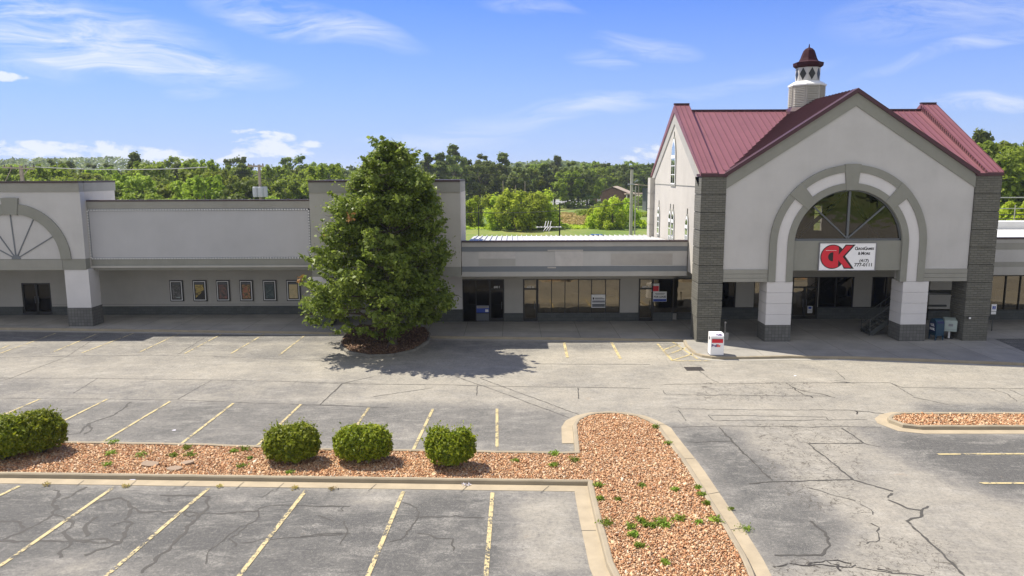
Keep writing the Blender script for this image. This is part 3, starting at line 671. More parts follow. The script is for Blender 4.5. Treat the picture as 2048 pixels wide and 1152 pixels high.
# tree island
ti = [(722, 650), (700, 660), (688, 676), (685, 690), (700, 702), (742, 709), (786, 707), (826, 698), (853, 681), (858, 667), (848, 655)]
ti_w = densify([G(x, y, .15) for x, y in reversed(ti)], step=.35)
ti_w = [Vector((p[0], p[1])) for p in ti_w]
area = sum(ti_w[i-1].x*ti_w[i].y-ti_w[i].x*ti_w[i-1].y for i in range(len(ti_w)))
if area > 0: ti_w.reverse()
mat('kerb_old', (.17, .16, .135), .95, .25, 3, .5, 25, stain=.5)
kt = sweep('kerb', ti_w, [(0, .03), (0, .15), (.10, .16), (.16, .10), (.18, -.02)], M['kerb_old']); tag(kt, kind='structure')
fill('planting_bed', ti_w, .145, M['dirt'])
g3 = stones('mulch', ti_w, 600, .03, .15, M['mulch_chips'], .35, 3.0, .03); tag(g3, 'brown bark mulch around the foot of the leafy tree', 'mulch')
# ------------------------------------------------------------------ tower building
TF = 43.5; TB = 50.5
tower = empty('church_like_building', (19.6, 43.5, 0), label='tall gabled building with burgundy roof, arched window and brick corner columns', cat='building')
def T(mb, name, m_, parent=tower, **kw):
    o = mb.build(name, m_, None, **kw); par(o, parent); return o
def par(o, parent):
    o.parent = parent; o.matrix_parent_inverse = Matrix.Translation(-world_loc(parent))
def world_loc(p):
    v = Vector(p.location)
    while p.parent is not None:
        if p.matrix_parent_inverse != Matrix.Identity(4): return v if False else Vector(p.location)*0 + (Vector(p.location) if p.parent is None else v)
        p = p.parent; v = v+Vector(p.location)
    return v
XL, XR, XC = 10.93, 28.25, 19.6
EZ = 9.98; PZ = 14.72; RZ = 14.2; RY = 51.2; BY = 58.8
def roofz(x):
    h = (26.75+.2-XC); return PZ-(PZ-EZ)*abs(x-XC)/h
# brick corner columns
def band_column(x0, x1, y0, y1, z0, z1, n, m_, base_m=None, base_h=0, groove=.045, gap=.05):
    mb = MB()
    if base_h: mb.box(x0+.03, x1-.03, y0+.03, y1, z0, z0+base_h)
    zz = z0+base_h; h = (z1-zz)/n
    for i in range(n):
        mb.box(x0, x1, y0, y1, zz+i*h+gap/2, zz+(i+1)*h-gap/2); mb.box(x0+groove, x1-groove, y0+groove, y1-.01, zz+i*h-gap/2, zz+i*h+gap/2)
    return mb
T(band_column(XL, 12.38, TF, TF+1.5, .15, EZ-.1, 8, None, base_h=1.45), 'brick_column', M['block_olive'])
T(band_column(26.75, XR, TF, TF+1.5, .15, EZ-.1, 8, None, base_h=1.45), 'brick_column', M['block_olive'])
T(band_column(XL-.28, XL+.8, BY-.8, BY+.2, .15, EZ-.2, 8, None), 'brick_column', M['stucco_cream'])
for a, b in ((XL-.05, 12.44), (26.69, XR+.05)): T(MB().box(a, b, TF-.06, TF+1.0, EZ-.1, EZ+.04), 'column_cap', M['burgundy_dark'])
# gable front: slices
ZC, RO, RI = 5.95, 4.57, 3.15; PB = 4.45
LEGX0, LEGX1 = XC-RO, XC-RI
mb = MB(); xsn = sorted(set([12.40]+list(np.linspace(12.40, 26.73, 90))+[XC, XC-RO, XC+RO]))
def botz(x):
    d = abs(x-XC)
    return PB if d >= RO-1e-6 else max(PB, ZC+math.sqrt(max(0, RO*RO-d*d)))
for a, b in zip(xsn[:-1], xsn[1:]):
    e = 1e-4
    za0, zb0 = (botz(a+(e if abs(a-(XC-RO)) < 1e-6 else 0)), botz(b-(e if abs(b-(XC+RO)) < 1e-6 else 0)))
    if b <= XC-RO+1e-6 or a >= XC+RO-1e-6: za0 = zb0 = PB
    mb.hexa([(a, TF+.08, za0), (b, TF+.08, zb0), (b, TF+.08, roofz(b)-.9), (a, TF+.08, roofz(a)-.9)], [(a, TF+.4, za0), (b, TF+.4, zb0), (b, TF+.4, roofz(b)-.9), (a, TF+.4, roofz(a)-.9)])
T(mb, 'gable_wall', M['stucco_white'])
mb = MB()
for s in (-1, 1):
    xe = XC+s*(26.75-XC) if s > 0 else 12.38
    pts = [(XC, TF+.02, roofz(XC)-.9), (xe, TF+.02, roofz(xe)-.9), (xe, TF+.02, roofz(xe)-.1), (XC, TF+.02, roofz(XC)-.1)]
    mb.hexa(pts, [(x, y+.4, z) for x, y, z in pts])
T(mb, 'gable_band', M['olive'])
mb = MB()
for s in (-1, 1):
    xe = 26.9 if s > 0 else 12.25
    pts = [(XC, TF-.1, roofz(XC)-.17), (xe, TF-.1, roofz(xe)-.17), (xe, TF-.1, roofz(xe)+.08), (XC, TF-.1, roofz(XC)+.08)]
    mb.hexa(pts, [(x, y+.55, z) for x, y, z in pts])
T(mb, 'rake_trim', M['burgundy_dark'])
# lower olive belts either side of the arch
for x0, x1 in ((12.40, XC-RO-.01), (XC+RO+.01, 26.73)):
    mb = MB()
    for z0, z1 in ((3.74, 3.95), (3.97, 4.2), (4.22, 4.47)): mb.box(x0, x1, TF+.02, TF+.4, z0, z1)
    mb.box(x0, x1, TF+.06, TF+.39, 3.8, 4.4); T(mb, 'belt_course', M['cornice'])
# arch ring
mb = MB(); mb.arc(XC, ZC, RO-.42, RO, 0, math.pi, TF-.06, TF+.4, 48); mb.arc(XC, ZC, RI, RI+.38, 0, math.pi, TF-.06, TF+.4, 40)
for s in (-1, 1):
    a, b = sorted((XC+s*RO, XC+s*(RO-.42))); mb.box(a, b, TF-.06, TF+.4, 3.74, ZC)
    a, b = sorted((XC+s*RI, XC+s*(RI+.38))); mb.box(a, b, TF-.06, TF+.4, 3.74, ZC)
for ang, hw in ((90, .105), (45, .09), (135, .09)):
    a = R(ang); mb.arc(XC, ZC, RI-.0+.36, RO-.40, a-hw, a+hw, TF-.05, TF+.38, 4)
T(mb, 'arch_surround', M['olive'])
T(MB().arc(XC, ZC, RI-.02, RO+.05, R(90)-.10, R(90)+.10, TF-.09, TF+.38, 4), 'keystone', M['olive'])
for ang in (45, 135): T(MB().arc(XC, ZC, RI+.0, RO+.0, R(ang)-.10, R(ang)+.10, TF-.09, TF+.38, 4), 'keystone', M['olive'])
mb = MB(); mb.arc(XC, ZC, RI+.38, RO-.42, 0, math.pi, TF+.0, TF+.39, 48)
for s in (-1, 1):
    a, b = sorted((XC+s*(RO-.42), XC+s*(RI+.38))); mb.box(a, b, TF, TF+.39, 3.74, ZC)
T(mb, 'arch_inlay', M['stucco_pier'])
# spandrel beam below window
mb = MB(); mb.box(XC-RI, XC+RI, TF+.05, TF+.4, 4.4, 6.14); T(mb, 'entrance_beam', M['olive'])
# arched window
WZ = 6.2
mb = MB(); N = 40; pts = [(XC+(RI-.02)*math.cos(t), ZC+(RI-.02)*math.sin(t)) for t in np.linspace(math.asin((WZ-ZC)/RI), math.pi-math.asin((WZ-ZC)/RI), N)]
mb.poly([(x, TF+.22, z) for x, z in pts]); gw = T(mb, 'arched_window', M['glass_arch'])
mb = MB(); mb.box(XC-RI+.02, XC+RI-.02, TF+.12, TF+.28, 6.14, 6.26); mb.arc(XC, ZC, RI-.08, RI-.0, R(4), R(176), TF+.12, TF+.28, 36)
mb.box(XC-.06, XC+.06, TF+.13, TF+.21, 6.26, ZC+RI-.1)
for ang in (45, 135): mb.bar((XC, TF+.17, 6.26), (XC+(RI-.06)*math.cos(R(ang*.93+6.3 if ang < 90 else ang*.93+6.3)), TF+.17, ZC+(RI-.06)*math.sin(R(ang))), .08, .08)
fr = T(mb, 'window_frame', M['frame_grey'], gw)
# porch columns
for x0 in (15.0, 23.0):
    x1 = x0+1.5
    T(band_column(x0, x1, TF+.0, TF+1.35, 1.15, 3.74, 4, None, gap=.03, groove=.03), 'porch_column', M['stucco_pier'])
    mb = MB(); mb.box(x0-.01, x1+.01, TF-.01, TF+1.36, .15, 1.15); T(mb, 'tiled_plinth', M['tile_base'])
    mb = MB(); mb.box(x0+.1, x1-.05, TF+.5, TF+1.3, 3.74, 4.4); T(mb, 'column_head', M['stucco_white'])
# porch ceiling and side walls
mb = MB(); mb.box(XL+.38, XR-.38, TF+.42, TB+.1, 4.46, 4.5); T(mb, 'porch_ceiling', M['stucco_tan'])
# main side walls (gabled ends)
def gable_end(x0, x1, m_, name, holes=[]):
    mb = MB(); outl = [(TF+1.5, EZ), (TF+.8, EZ), (RY, 14.55), (BY, EZ), (BY, 4.0), (TF+1.5, 4.0)]
    mb.prismX(outl, x0, x1); return T(mb, name, m_)
gl_ = gable_end(XL+.06, XL+.36, M['stucco_cream'], 'side_wall'); gable_end(XR-.36, XR-.06, M['stucco_cream'], 'side_wall')
mb = MB(); mb.box(XL+.06, XL+.36, TB, BY, .15, 4.0); mb.box(XR-.36, XR-.06, TB, BY, .15, 4.0); T(mb, 'side_wall', M['stucco_cream'])
mb = MB(); mb.box(XL+.03, XL+.06, TF+1.5, BY-.8, 9.28, 9.31); T(mb, 'reveal_joint', M['olive'])
# rear wall with tall openings, seen through the arch
mb = MB(); ops = [(18.0, 18.95, 5.6, 8.2), (23.6, 24.2, 5.6, 7.6)]
xs_ = [XL+.36, ops[0][0], ops[0][1], ops[1][0], ops[1][1], XR-.36]
for i in range(5):
    a, b = xs_[i], xs_[i+1]
    hole = [o for o in ops if abs(o[0]-a) < 1e-6]
    if hole: mb.box(a, b, BY-.3, BY, .15, hole[0][2]); mb.box(a, b, BY-.3, BY, hole[0][3], EZ)
    else: mb.box(a, b, BY-.3, BY, .15, EZ)
T(mb, 'rear_wall', M['stucco_cream'])
mb = MB()
for a, b, z0, z1 in ops:
    for z in np.linspace(z0, z1, 4): mb.box(a, b, BY-.2, BY-.12, z-.03, z+.03)
T(mb, 'rear_mullions', M['frame_grey'])
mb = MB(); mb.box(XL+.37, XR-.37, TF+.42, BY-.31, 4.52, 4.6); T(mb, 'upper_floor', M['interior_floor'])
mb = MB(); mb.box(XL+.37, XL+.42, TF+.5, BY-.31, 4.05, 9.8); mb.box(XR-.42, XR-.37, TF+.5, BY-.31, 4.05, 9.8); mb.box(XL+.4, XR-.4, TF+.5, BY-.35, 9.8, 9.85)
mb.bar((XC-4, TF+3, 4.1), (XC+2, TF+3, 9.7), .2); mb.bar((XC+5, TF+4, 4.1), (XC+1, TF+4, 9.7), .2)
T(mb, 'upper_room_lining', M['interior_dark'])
# roofs
def seams(mb, p0, p1, q0, q1, n, h=.045, wd=.035):
    """ribs running from edge p(0..1) to edge q(0..1)"""
    p0, p1, q0, q1 = map(Vector, (p0, p1, q0, q1)); mb.cur = 1
    for i in range(n+1):
        t = i/n; a = p0.lerp(p1, t); b = q0.lerp(q1, t)
        if (a-b).length > .1: mb.bar(a+Vector((0, 0, h/2)), b+Vector((0, 0, h/2)), wd, h)
    mb.cur = 0
ax0, ax1 = XL+.95, XR-.95; FY = TF-.02
mb = MB(); t_ = .12
YM = TF+.43; ZM = EZ+(RZ-EZ)*(YM-FY)/(RY-FY)
for xa, xb, (ya, za), (yb, zb) in ((ax0-.1, 12.38, (FY, EZ), (RY, RZ)), (12.38, 26.77, (YM, ZM), (RY, RZ)), (26.77, ax1+.1, (FY, EZ), (RY, RZ)), (ax0-.1, ax1+.1, (BY+.3, EZ-.1), (RY, RZ))):
    mb.hexa([(xa, ya, za-t_), (xb, ya, za-t_), (xb, yb, zb-t_), (xa, yb, zb-t_)], [(xa, ya, za), (xb, ya, za), (xb, yb, zb), (xa, yb, zb)])
seams(mb, (ax0, YM, ZM), (ax1, YM, ZM), (ax0, RY, RZ), (ax1, RY, RZ), 38); seams(mb, (ax0, FY, EZ), (12.34, FY, EZ), (ax0, YM, ZM), (12.34, YM, ZM), 1)
rf = T(mb, 'roof', [M['burgundy'], M['burgundy_seam_shade']])
T(MB().box(ax0-.1, ax1+.1, RY-.14, RY+.14, RZ-.02, RZ+.07), 'ridge_cap', M['burgundy_dark'])
for a, b in ((XL-.02, 12.4), (26.75, XR+.02)): T(MB().box(a, b, FY-.05, FY+.05, EZ-.12, EZ+.02), 'eave_trim', M['burgundy_dark'])
# raised strips on the two gable ends
for x0, x1 in ((XL-.06, XL+.92), (XR-.92, XR+.06)):
    mb = MB(); up_ = .42
    for (ya, za), (yb, zb) in (((FY, EZ), (RY, RZ)), ((BY+.3, EZ-.1), (RY, RZ))):
        mb.hexa([(x0, ya, za-.1), (x1, ya, za-.1), (x1, yb, zb-.1), (x0, yb, zb-.1)], [(x0, ya, za+.1), (x1, ya, za+.1), (x1, yb, zb+up_), (x0, yb, zb+up_)])
    seams(mb, (x0+.02, FY, EZ+.1), (x1-.02, FY, EZ+.1), (x0+.02, RY, RZ+up_), (x1-.02, RY, RZ+up_), 3)
    T(mb, 'parapet_roof', [M['burgundy'], M['burgundy_seam_shade']])
    mb = MB(); mb.box(x0-.02, x1+.02, RY-.12, RY+.12, RZ+up_-.02, RZ+up_+.07); T(mb, 'ridge_cap', M['burgundy_dark'])
    xe = x1 if x0 < 15 else x0
    mb = MB(); s = 1 if x0 < 15 else -1
    for i in range(34 if s < 0 else 0):
        t = (i+.5)/34; y = FY+(RY-FY)*t; z = EZ+(RZ-EZ)*t
        mb.box(xe-.03, xe-.0, y-.05, y+.05, z+.02, z+.14+.2*t)
    if s < 0: mb.hexa([(xe-.012, FY, EZ), (xe-.002, FY, EZ), (xe-.002, RY, RZ), (xe-.012, RY, RZ)], [(xe-.012, FY, EZ+.03), (xe-.002, FY, EZ+.03), (xe-.002, RY, RZ+.04), (xe-.012, RY, RZ+.04)])
    if s > 0: mb.hexa([(xe+.005, FY, EZ), (xe+.03, FY, EZ), (xe+.03, RY, RZ), (xe+.005, RY, RZ)], [(xe+.005, FY, EZ+.12), (xe+.03, FY, EZ+.12), (xe+.03, RY, RZ+up_-.05), (xe+.005, RY, RZ+up_-.05)])
    T(mb, 'step_flashing', M['burgundy_dark'])
# rake band on the left gable end
mb = MB()
for (ya, za), (yb, zb) in (((TF+.6, EZ-.15), (RY, 14.1)), ((BY, EZ-.2), (RY, 14.1))):
    mb.hexa([(XL+.0, ya, za-.55), (XL+.06, ya, za-.55), (XL+.06, yb, zb-.75), (XL, yb, zb-.75)], [(XL+.0, ya, za), (XL+.06, ya, za), (XL+.06, yb, zb+.35), (XL, yb, zb+.35)])
T(mb, 'rake_band', M['fascia_beige'])
# cross gable roof
def mainz(y): return EZ+(RZ-EZ)*(y-FY)/(RY-FY)
mb = MB()
for s in (-1, 1):
    xe = XC+s*7.3; ye = FY+.05
    ridge_back = RY+1.0
    zr, ze = PZ+.04, roofz(xe)+.04
    a = [(XC, TF-.08, zr), (xe, TF-.08, ze), (XC+s*.55, RY+.3, roofz(XC+s*.55)+.04), (XC, ridge_back, zr)]
    mb.poly(a); mb.poly([(x, y, z-.1) for x, y, z in a])
    p0 = Vector((XC, 0, zr))
    n = 17
    for i in range(n):
        t = (i+.5)/n; y0 = TF-.05+t*(RY-TF)
        # rib runs down the slope until it meets the main roof plane
        zz = mainz(y0)
        if zz > zr: break
        xx = XC+s*(zr-zz)/(zr-ze)*7.3
        mb.bar((XC, y0, zr+.02), (xx, y0, zz+.03), .035, .045)
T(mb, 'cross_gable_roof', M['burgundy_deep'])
# cupola
cu = empty('cupola'); par(cu, tower); CX, CY = 19.45, 50.6
cu = T(MB().lathe(CX, CY, [(1.32, 13.5), (1.32, 14.05), (1.2, 14.3)], 8, R(22.5)), 'cupola', M['burgundy_dark']) if bpy.data.objects.remove(cu) is None else None
def squash(mb):
    mb.v = [(x, y, float(np.interp(z, [14.2, 15.95, 16.25, 17.35, 17.62, 18.85, 19.0], [14.2, 15.72, 15.98, 16.9, 17.18, 18.16, 18.38])) if z > 14.2 else z) for x, y, z in mb.v]; return mb
mb = MB(); mb.lathe(CX, CY, [(1.12, 14.2), (1.12, 15.95)], 8, R(22.5)); 
for i in range(8):
    a = R(45*i)
    for k in range(12):
        z = 14.42+k*.125; r = 1.12*math.cos(R(22.5)); c = Vector((CX+math.cos(a)*(r+.025), CY+math.sin(a)*(r+.025), z)); tv = Vector((-math.sin(a), math.cos(a), 0))*.36; ov = Vector((math.cos(a), math.sin(a), 0))
        mb.hexa([c-tv-ov*.03+Vector((0, 0, .05)), c+tv-ov*.03+Vector((0, 0, .05)), c+tv+ov*.04, c-tv+ov*.04], [c-tv-ov*.03+Vector((0, 0, .07)), c+tv-ov*.03+Vector((0, 0, .07)), c+tv+ov*.04+Vector((0, 0, .02)), c-tv+ov*.04+Vector((0, 0, .02))])
T(squash(mb), 'louvred_base', M['stucco_cream'], cu)
mb = MB(); mb.lathe(CX, CY, [(1.2, 15.9), (1.2, 16.0), (.85, 16.25), (.85, 16.25)], 8, R(22.5)); T(squash(mb), 'shoulder', M['white_paint'], cu)
mb = MB(); mb.lathe(CX, CY, [(.76, 16.2), (.76, 17.35)], 8, R(22.5)); T(squash(mb), 'lantern', M['stucco_white'], cu)
mb = MB()
for i in range(8):
    a = R(45*i); r = .76*math.cos(R(22.5))+.012; c = Vector((CX+math.cos(a)*r, CY+math.sin(a)*r, 16.80)); tv = Vector((-math.sin(a), math.cos(a), 0))*.22; z = Vector((0, 0, .47)); ov = Vector((math.cos(a), math.sin(a), 0))*.01
    q = [c-z, c+tv, c+z, c-tv]; mb.hexa([p-ov for p in q], [p+ov for p in q])
T(squash(mb), 'diamond_vent', M['frame_dark'], cu)
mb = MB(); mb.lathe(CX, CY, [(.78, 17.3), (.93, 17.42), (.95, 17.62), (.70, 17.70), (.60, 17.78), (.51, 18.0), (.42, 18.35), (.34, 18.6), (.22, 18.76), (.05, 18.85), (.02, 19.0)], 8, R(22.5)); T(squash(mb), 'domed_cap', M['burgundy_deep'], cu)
# side windows with gothic heads (left gable end, sunlit)
def gothic(yc, z0, z1, hw, name='gothic_window', two=False):
    X0 = XL+.06; fw = M['white_paint']
    head = hw*1.9
    def outl(h, zt0, zt1, hd):
        l = [(yc-h, zt0), (yc+h, zt0), (yc+h, zt1-hd)]
        for k in range(1, 8):
            t = k/8; l.append((yc+h*(1-t)**.75 if t < 1 else yc, zt1-hd+hd*math.sin(t*math.pi/2)**.9))
        l.append((yc, zt1))
        for k in range(7, 0, -1):
            t = k/8; l.append((yc-h*(1-t)**.75, zt1-hd+hd*math.sin(t*math.pi/2)**.9))
        l.append((yc-h, zt1-hd)); return l
    mb = MB(); mb.prismX(outl(hw+.14, z0-.16, z1+.16, head+.1), X0-.05, X0+.01); mb.prismX([(yc-.05, z1+.15), (yc+.05, z1+.15), (yc+.03, z1+.5), (yc-.03, z1+.5)], X0-.05, X0-.01)
    w_ = T(mb, name, M['olive'])
    mb = MB(); mb.prismX(outl(hw+.02, z0-.02, z1+.02, head), X0-.065, X0-.02); T(mb, 'sash_frame', fw, w_)
    T(MB().box(X0-.085, X0-.07, yc-hw+.02, yc+hw-.02, z1-head-.10, z1-head+.12), 'sky_glint_bar', fw, w_)  # white bar added in place of the bright sky reflection in the head
    ns = 4
    zs = np.linspace(z0+.05, z1-head, ns); gap = .03
    mb = MB()
    mb.prismX(outl(hw-.05, z1-head+.02, z1-.06, head*.92)[2:] and [(yc-hw+.06, z1-head+.04), (yc+hw-.06, z1-head+.04), (yc+hw*.66, z1-head*.45), (yc, z1-.12), (yc-hw*.66, z1-head*.45)], X0-.072, X0-.066)
    for a, b in zip(zs[:-1], zs[1:]):
        for s in (-1, 1):
            y0, y1 = sorted((yc+s*gap, yc+s*(hw-.06))); mb.box(X0-.072, X0-.066, y0, y1, a+gap, b-gap)
    T(mb, 'pane', M['glass_side'], w_)
gothic(51.3, 9.35, 12.35, .62); gothic(56.0, 5.6, 7.6, .32); gothic(51.0, 5.2, 7.5, .34); gothic(51.95, 5.2, 7.5, .34); gothic(46.9, 5.1, 7.4, .34)
# ---- storefronts behind the porch
def pane_grid(parent, Y, xs, z0, z1, name='window', gm='glass_shop', fw=.05, kneel=None, yd=.06):
    """one framed glazed opening with vertical mullions at xs."""
    mb = MB(); mb.poly([(xs[0], Y+yd, z0), (xs[-1], Y+yd, z0), (xs[-1], Y+yd, z1), (xs[0], Y+yd, z1)]); wdw = T(mb, name, M[gm], parent)
    mb = MB(); mb.box(xs[0]-fw, xs[-1]+fw, Y-.02, Y+.1, z1, z1+fw); mb.box(xs[0]-fw, xs[-1]+fw, Y-.02, Y+.1, z0-fw, z0)
    for x in xs: mb.box(x-fw/2, x+fw/2, Y-.021, Y+.099, z0, z1)
    T(mb, 'window_frame', M['frame_dark'], wdw); return wdw
def door(parent, Y, x0, x1, z0, zt, zh, gm='glass_shop', double=False, name='door'):
    mb = MB(); mb.poly([(x0, Y+.05, z0), (x1, Y+.05, z0), (x1, Y+.05, zt), (x0, Y+.05, zt)]); d = T(mb, name, M[gm], parent)
    mb = MB(); f = .07
    mb.box(x0-.02, x0+f, Y-.03, Y+.1, z0, zt); mb.box(x1-f, x1+.02, Y-.03, Y+.1, z0, zt); mb.box(x0-.02, x1+.02, Y-.03, Y+.1, zt, zt+.05)
    mb.box(x0+f, x1-f, Y-.03, Y+.1, zh-.05, zh+.05); mb.box(x0+f, x1-f, Y-.03, Y+.1, z0, z0+.22)
    if double: mb.box((x0+x1)/2-f, (x0+x1)/2+f, Y-.03, Y+.1, z0, zh)
    T(mb, 'door_frame', M['frame_dark'], d)
    mb = MB()
    xh = [(x0+x1)/2+.12, (x0+x1)/2-.12] if double else [x1-.16]
    for x in xh: mb.bar((x, Y-.07, z0+.85), (x, Y-.07, z0+1.35), .03); mb.bar((x, Y-.07, z0+.87), (x, Y-.0, z0+.87), .02); mb.bar((x, Y-.07, z0+1.33), (x, Y, z0+1.33), .02)
    T(mb, 'door_handle', M['frame_grey'], d); return d
def px_x(x, y, Y): return P(x, y, Y).x
def wallstrip(parent, Y, segs, z0, z1, m_, name='wall', th=.3):
    for a, b in segs: T(MB().box(a, b, Y, Y+th, z0, z1), name, m_, parent)
X_ = lambda x: px_x(x, 600, TB)
o_ = [(X_(1440), X_(1470)), (X_(1508), X_(1575)), (X_(1584), X_(1634)), (X_(1637), X_(1705)), (X_(1743), X_(1800)), (X_(1840), X_(1918))]
ZT = 3.0; ZB = .98
segs = [(XL+.4, o_[0][0])]+[(o_[i][1], o_[i+1][0]) for i in range(len(o_)-1)]+[(o_[-1][1], XR-.4)]
wallstrip(tower, TB, [s for s in segs if s[1] > s[0]], ZB, 4.45, M['stucco_tan'], 'porch_wall')
wallstrip(tower, TB+.001, [(XL+.4, XR-.4)], ZT+.06, 4.44, M['stucco_tan'], 'porch_wall', .29)
sb = [(XL+.4, o_[2][0]-.05), (o_[2][1]+.05, XR-.4)]
wallstrip(tower, TB-.04, sb, .15, ZB-.05, M['stone_base'], 'stone_base', .3)
for i, (a, b) in enumerate(o_):
    if i == 2:
        d = door(tower, TB, a, b, .16, ZT, 2.35, double=True)
    else:
        n = 1 if b-a < 1.5 else 2
        pane_grid(tower, TB, list(np.linspace(a, b, n+1)), ZB, ZT, gm='glass_shop' if i in (1,) else 'glass_dark' if i in (0, 3, 4) else 'glass_shop')
def room(parent, x0, x1, Y, depth, z1, name='interior'):
    mb = MB(); mb.box(x0, x1, Y+depth, Y+depth+.1, .15, z1); mb.box(x0-.1, x0, Y+.4, Y+depth, .15, z1); mb.box(x1, x1+.1, Y+.4, Y+depth, .15, z1); mb.box(x0, x1, Y+.4, Y+depth, z1-.06, z1)
    mb.box(x0, x1, Y+.35, Y+depth, .152, .17)
    for k in range(int((x1-x0)/2.2)):
        x = x0+1+k*2.2+random.uniform(-.4, .4); y = Y+random.uniform(1.2, depth-1); mb.box(x, x+random.uniform(.5, 1.4), y, y+.5, .17, random.uniform(.8, 1.6))
    return T(mb, name, M['interior_wall'], parent)
room(tower, XL+.5, XR-.5, TB, 6, 3.7)
# ------------------------------------------------------------------ shop row between tree block and tower
FS = 46.4; SW_ = 50.0
shops = empty('shop_row', (4, SW_, 0), label='low row of three shop units with grey striped fascia and pale metal roof', cat='shop building')
sx0 = P(923.5, 500, FS).x; sx1 = XL-.01
lev = [P(1150, y, FS).z for y in (481, 484, 493, 502.5, 532.5, 543, 552.5)]
cols = ['cap_dark', 'fascia_beige', 'slate_band', 'fascia_panel', 'slate_band', 'fascia_beige']; names = ['parapet_cap', 'fascia_band', 'fascia_band', 'fascia_panel', 'fascia_band', 'fascia_band']
offs = [-.08, -.03, -.01, .02, -.01, -.03]
for i in range(6):
    mb = MB(); mb.box(sx0, sx1, FS+offs[i], FS+.35, lev[i+1]+.002, lev[i]); T(mb, names[i], M[cols[i]], shops)
mb = MB(); mb.box(sx0+.02, sx1-.02, FS+.35, SW_+.2, lev[6]+.05, lev[6]+.15); T(mb, 'soffit', M['stucco_tan'], shops)
def fpatch(x0, y0, x1, y1, m_, off=.018):
    a = P(x0, y0, FS); b = P(x1, y1, FS); mb = MB(); mb.box(a.x, b.x, FS+off-.004, FS+off+.03, b.z, a.z); T(mb, 'fascia_patch', M[m_], shops)
fpatch(957, 503, 1031, 517, 'patch_white'); fpatch(957, 518, 1031, 531.5, 'fascia_beige', .015); fpatch(1110, 501, 1166, 532, 'patch_white', -.0); fpatch(1222, 507, 1345, 530, 'patch_tan'); fpatch(1095, 499.5, 1166, 502.0, 'patch_tan', -.02); fpatch(1095, 533.5, 1112, 536.5, 'patch_tan', -.02)
# roof
mb = MB(); ry0, ry1, rz0, rz1 = FS+.35, 61.5, lev[1]-.28, 5.02
mb.hexa([(sx0, ry0, rz0-.1), (XL, ry0, rz0-.1), (XL, ry1, rz1-.1), (sx0, ry1, rz1-.1)], [(sx0, ry0, rz0), (XL, ry0, rz0), (XL, ry1, rz1), (sx0, ry1, rz1)])
seams(mb, (sx0+.3, ry0, rz0), (XL-.1, ry0, rz0), (sx0+.3, ry1, rz1), (XL-.1, ry1, rz1), 34, .10, .05); T(mb, 'metal_roof', M['roof_pale'], shops)
wz = P(1150, 625.5, SW_).z; zt = P(1150, 559.5, SW_).z
Xs = lambda x: px_x(x, 600, SW_)
op = [(926, 1008), (1046, 1239.5), (1277, 1392)]
zt_all = lev[6]+.06
sg = [(Xs(1008), Xs(1046)), (Xs(1239.5), Xs(1277))]
wallstrip(shops, SW_, sg, wz, zt_all, M['stucco_tan'])
wallstrip(shops, SW_+.001, [(Xs(925), XL-.02)], zt+.05, zt_all, M['stucco_tan'], th=.28)
bs = [(Xs(1008), Xs(1046)), (Xs(1075), Xs(1277)), (Xs(1306), XL-.02)]
wallstrip(shops, SW_-.04, bs, .15, wz, M['stone_base'], 'stone_base')
pane_grid(shops, SW_, [Xs(926), Xs(952), Xs(979)], .18, zt, gm='glass_dark', name='window')
zh = P(1060, 578, SW_).z
door(shops, SW_, Xs(980), Xs(1008), .16, zt, zh, 'glass_dark'); door(shops, SW_, Xs(1047), Xs(1074), .16, zt, zh); door(shops, SW_, Xs(1278), Xs(1305), .16, zt, zh)
pane_grid(shops, SW_, [Xs(x) for x in (1076, 1103, 1130, 1157, 1183, 1211, 1239)], wz, zt)
pane_grid(shops, SW_, [Xs(1307), Xs(1347), Xs(1388)], wz, zt, gm='glass_shop')
room(shops, Xs(925), XL-.1, SW_, 7, 3.4)
# clear interior wall behind dark unit (panel in the lower glazing)
a = P(953, 627, SW_); b = P(978, 642, SW_); mb = MB(); mb.box(a.x, b.x, SW_+.02, SW_+.05, .2, a.z); T(mb, 'kick_panel', M['frame_grey'], shops)
for s, x in (('600 I', 993.5), ('600 H', 1061), ('600 G', 1291.5)):
    p = P(x, 574.5, SW_); o = text_mesh(s, .2, M['white_paint'], 'unit_number', None, (p.x, SW_+.03, p.z), bold=.006); par(o, shops)
# signs taped in windows
def wsign(x0, y0, x1, y1, label, parts, name='window_sign', Yq=SW_):
    a = P(x0, y0, Yq); b = P(x1, y1, Yq); e = empty(name, (a.x, Yq-.03, b.z), label=label, cat='sign'); W_ = b.x-a.x; H_ = a.z-b.z
    mb = MB(); mb.box(0, W_, 0, .012, 0, H_); mb.build('sign_board', M[parts[0]], e)
    for (u0, v0, u1, v1, m_) in parts[1:]:
        mb = MB(); mb.box(u0*W_, u1*W_, -.006, -.001, v0*H_, v1*H_); mb.build('print_block', M[m_], e)
    return e, W_, H_
e, W_, H_ = wsign(1306, 583, 1333, 603, 'white for lease sign with blue bottom strip taped in the right unit window', ['white_paint', (.02, .02, .98, .26, 'sign_blue'), (.15, .78, .85, .84, 'sign_grey'), (.2, .68, .8, .72, 'sign_grey')])
text_mesh('FOR LEASE', .17, M['black'], 'lettering', e, (W_/2, -.008, H_*.47), bold=.004)
wsign(1303, 567, 1318, 583, 'small red and white poster above the for lease sign', ['white_paint', (.2, .05, .95, .7, 'red_sign')])
wsign(1183, 589, 1210, 615, 'white and grey property sign in the long shop window', ['white_paint', (.08, .62, .2, .78, 'black'), (.25, .64, .95, .7, 'black'), (.25, .74, .8, .77, 'sign_grey'), (.05, .38, .98, .55, 'sign_grey'), (.05, .05, .98, .30, 'frame_grey')])
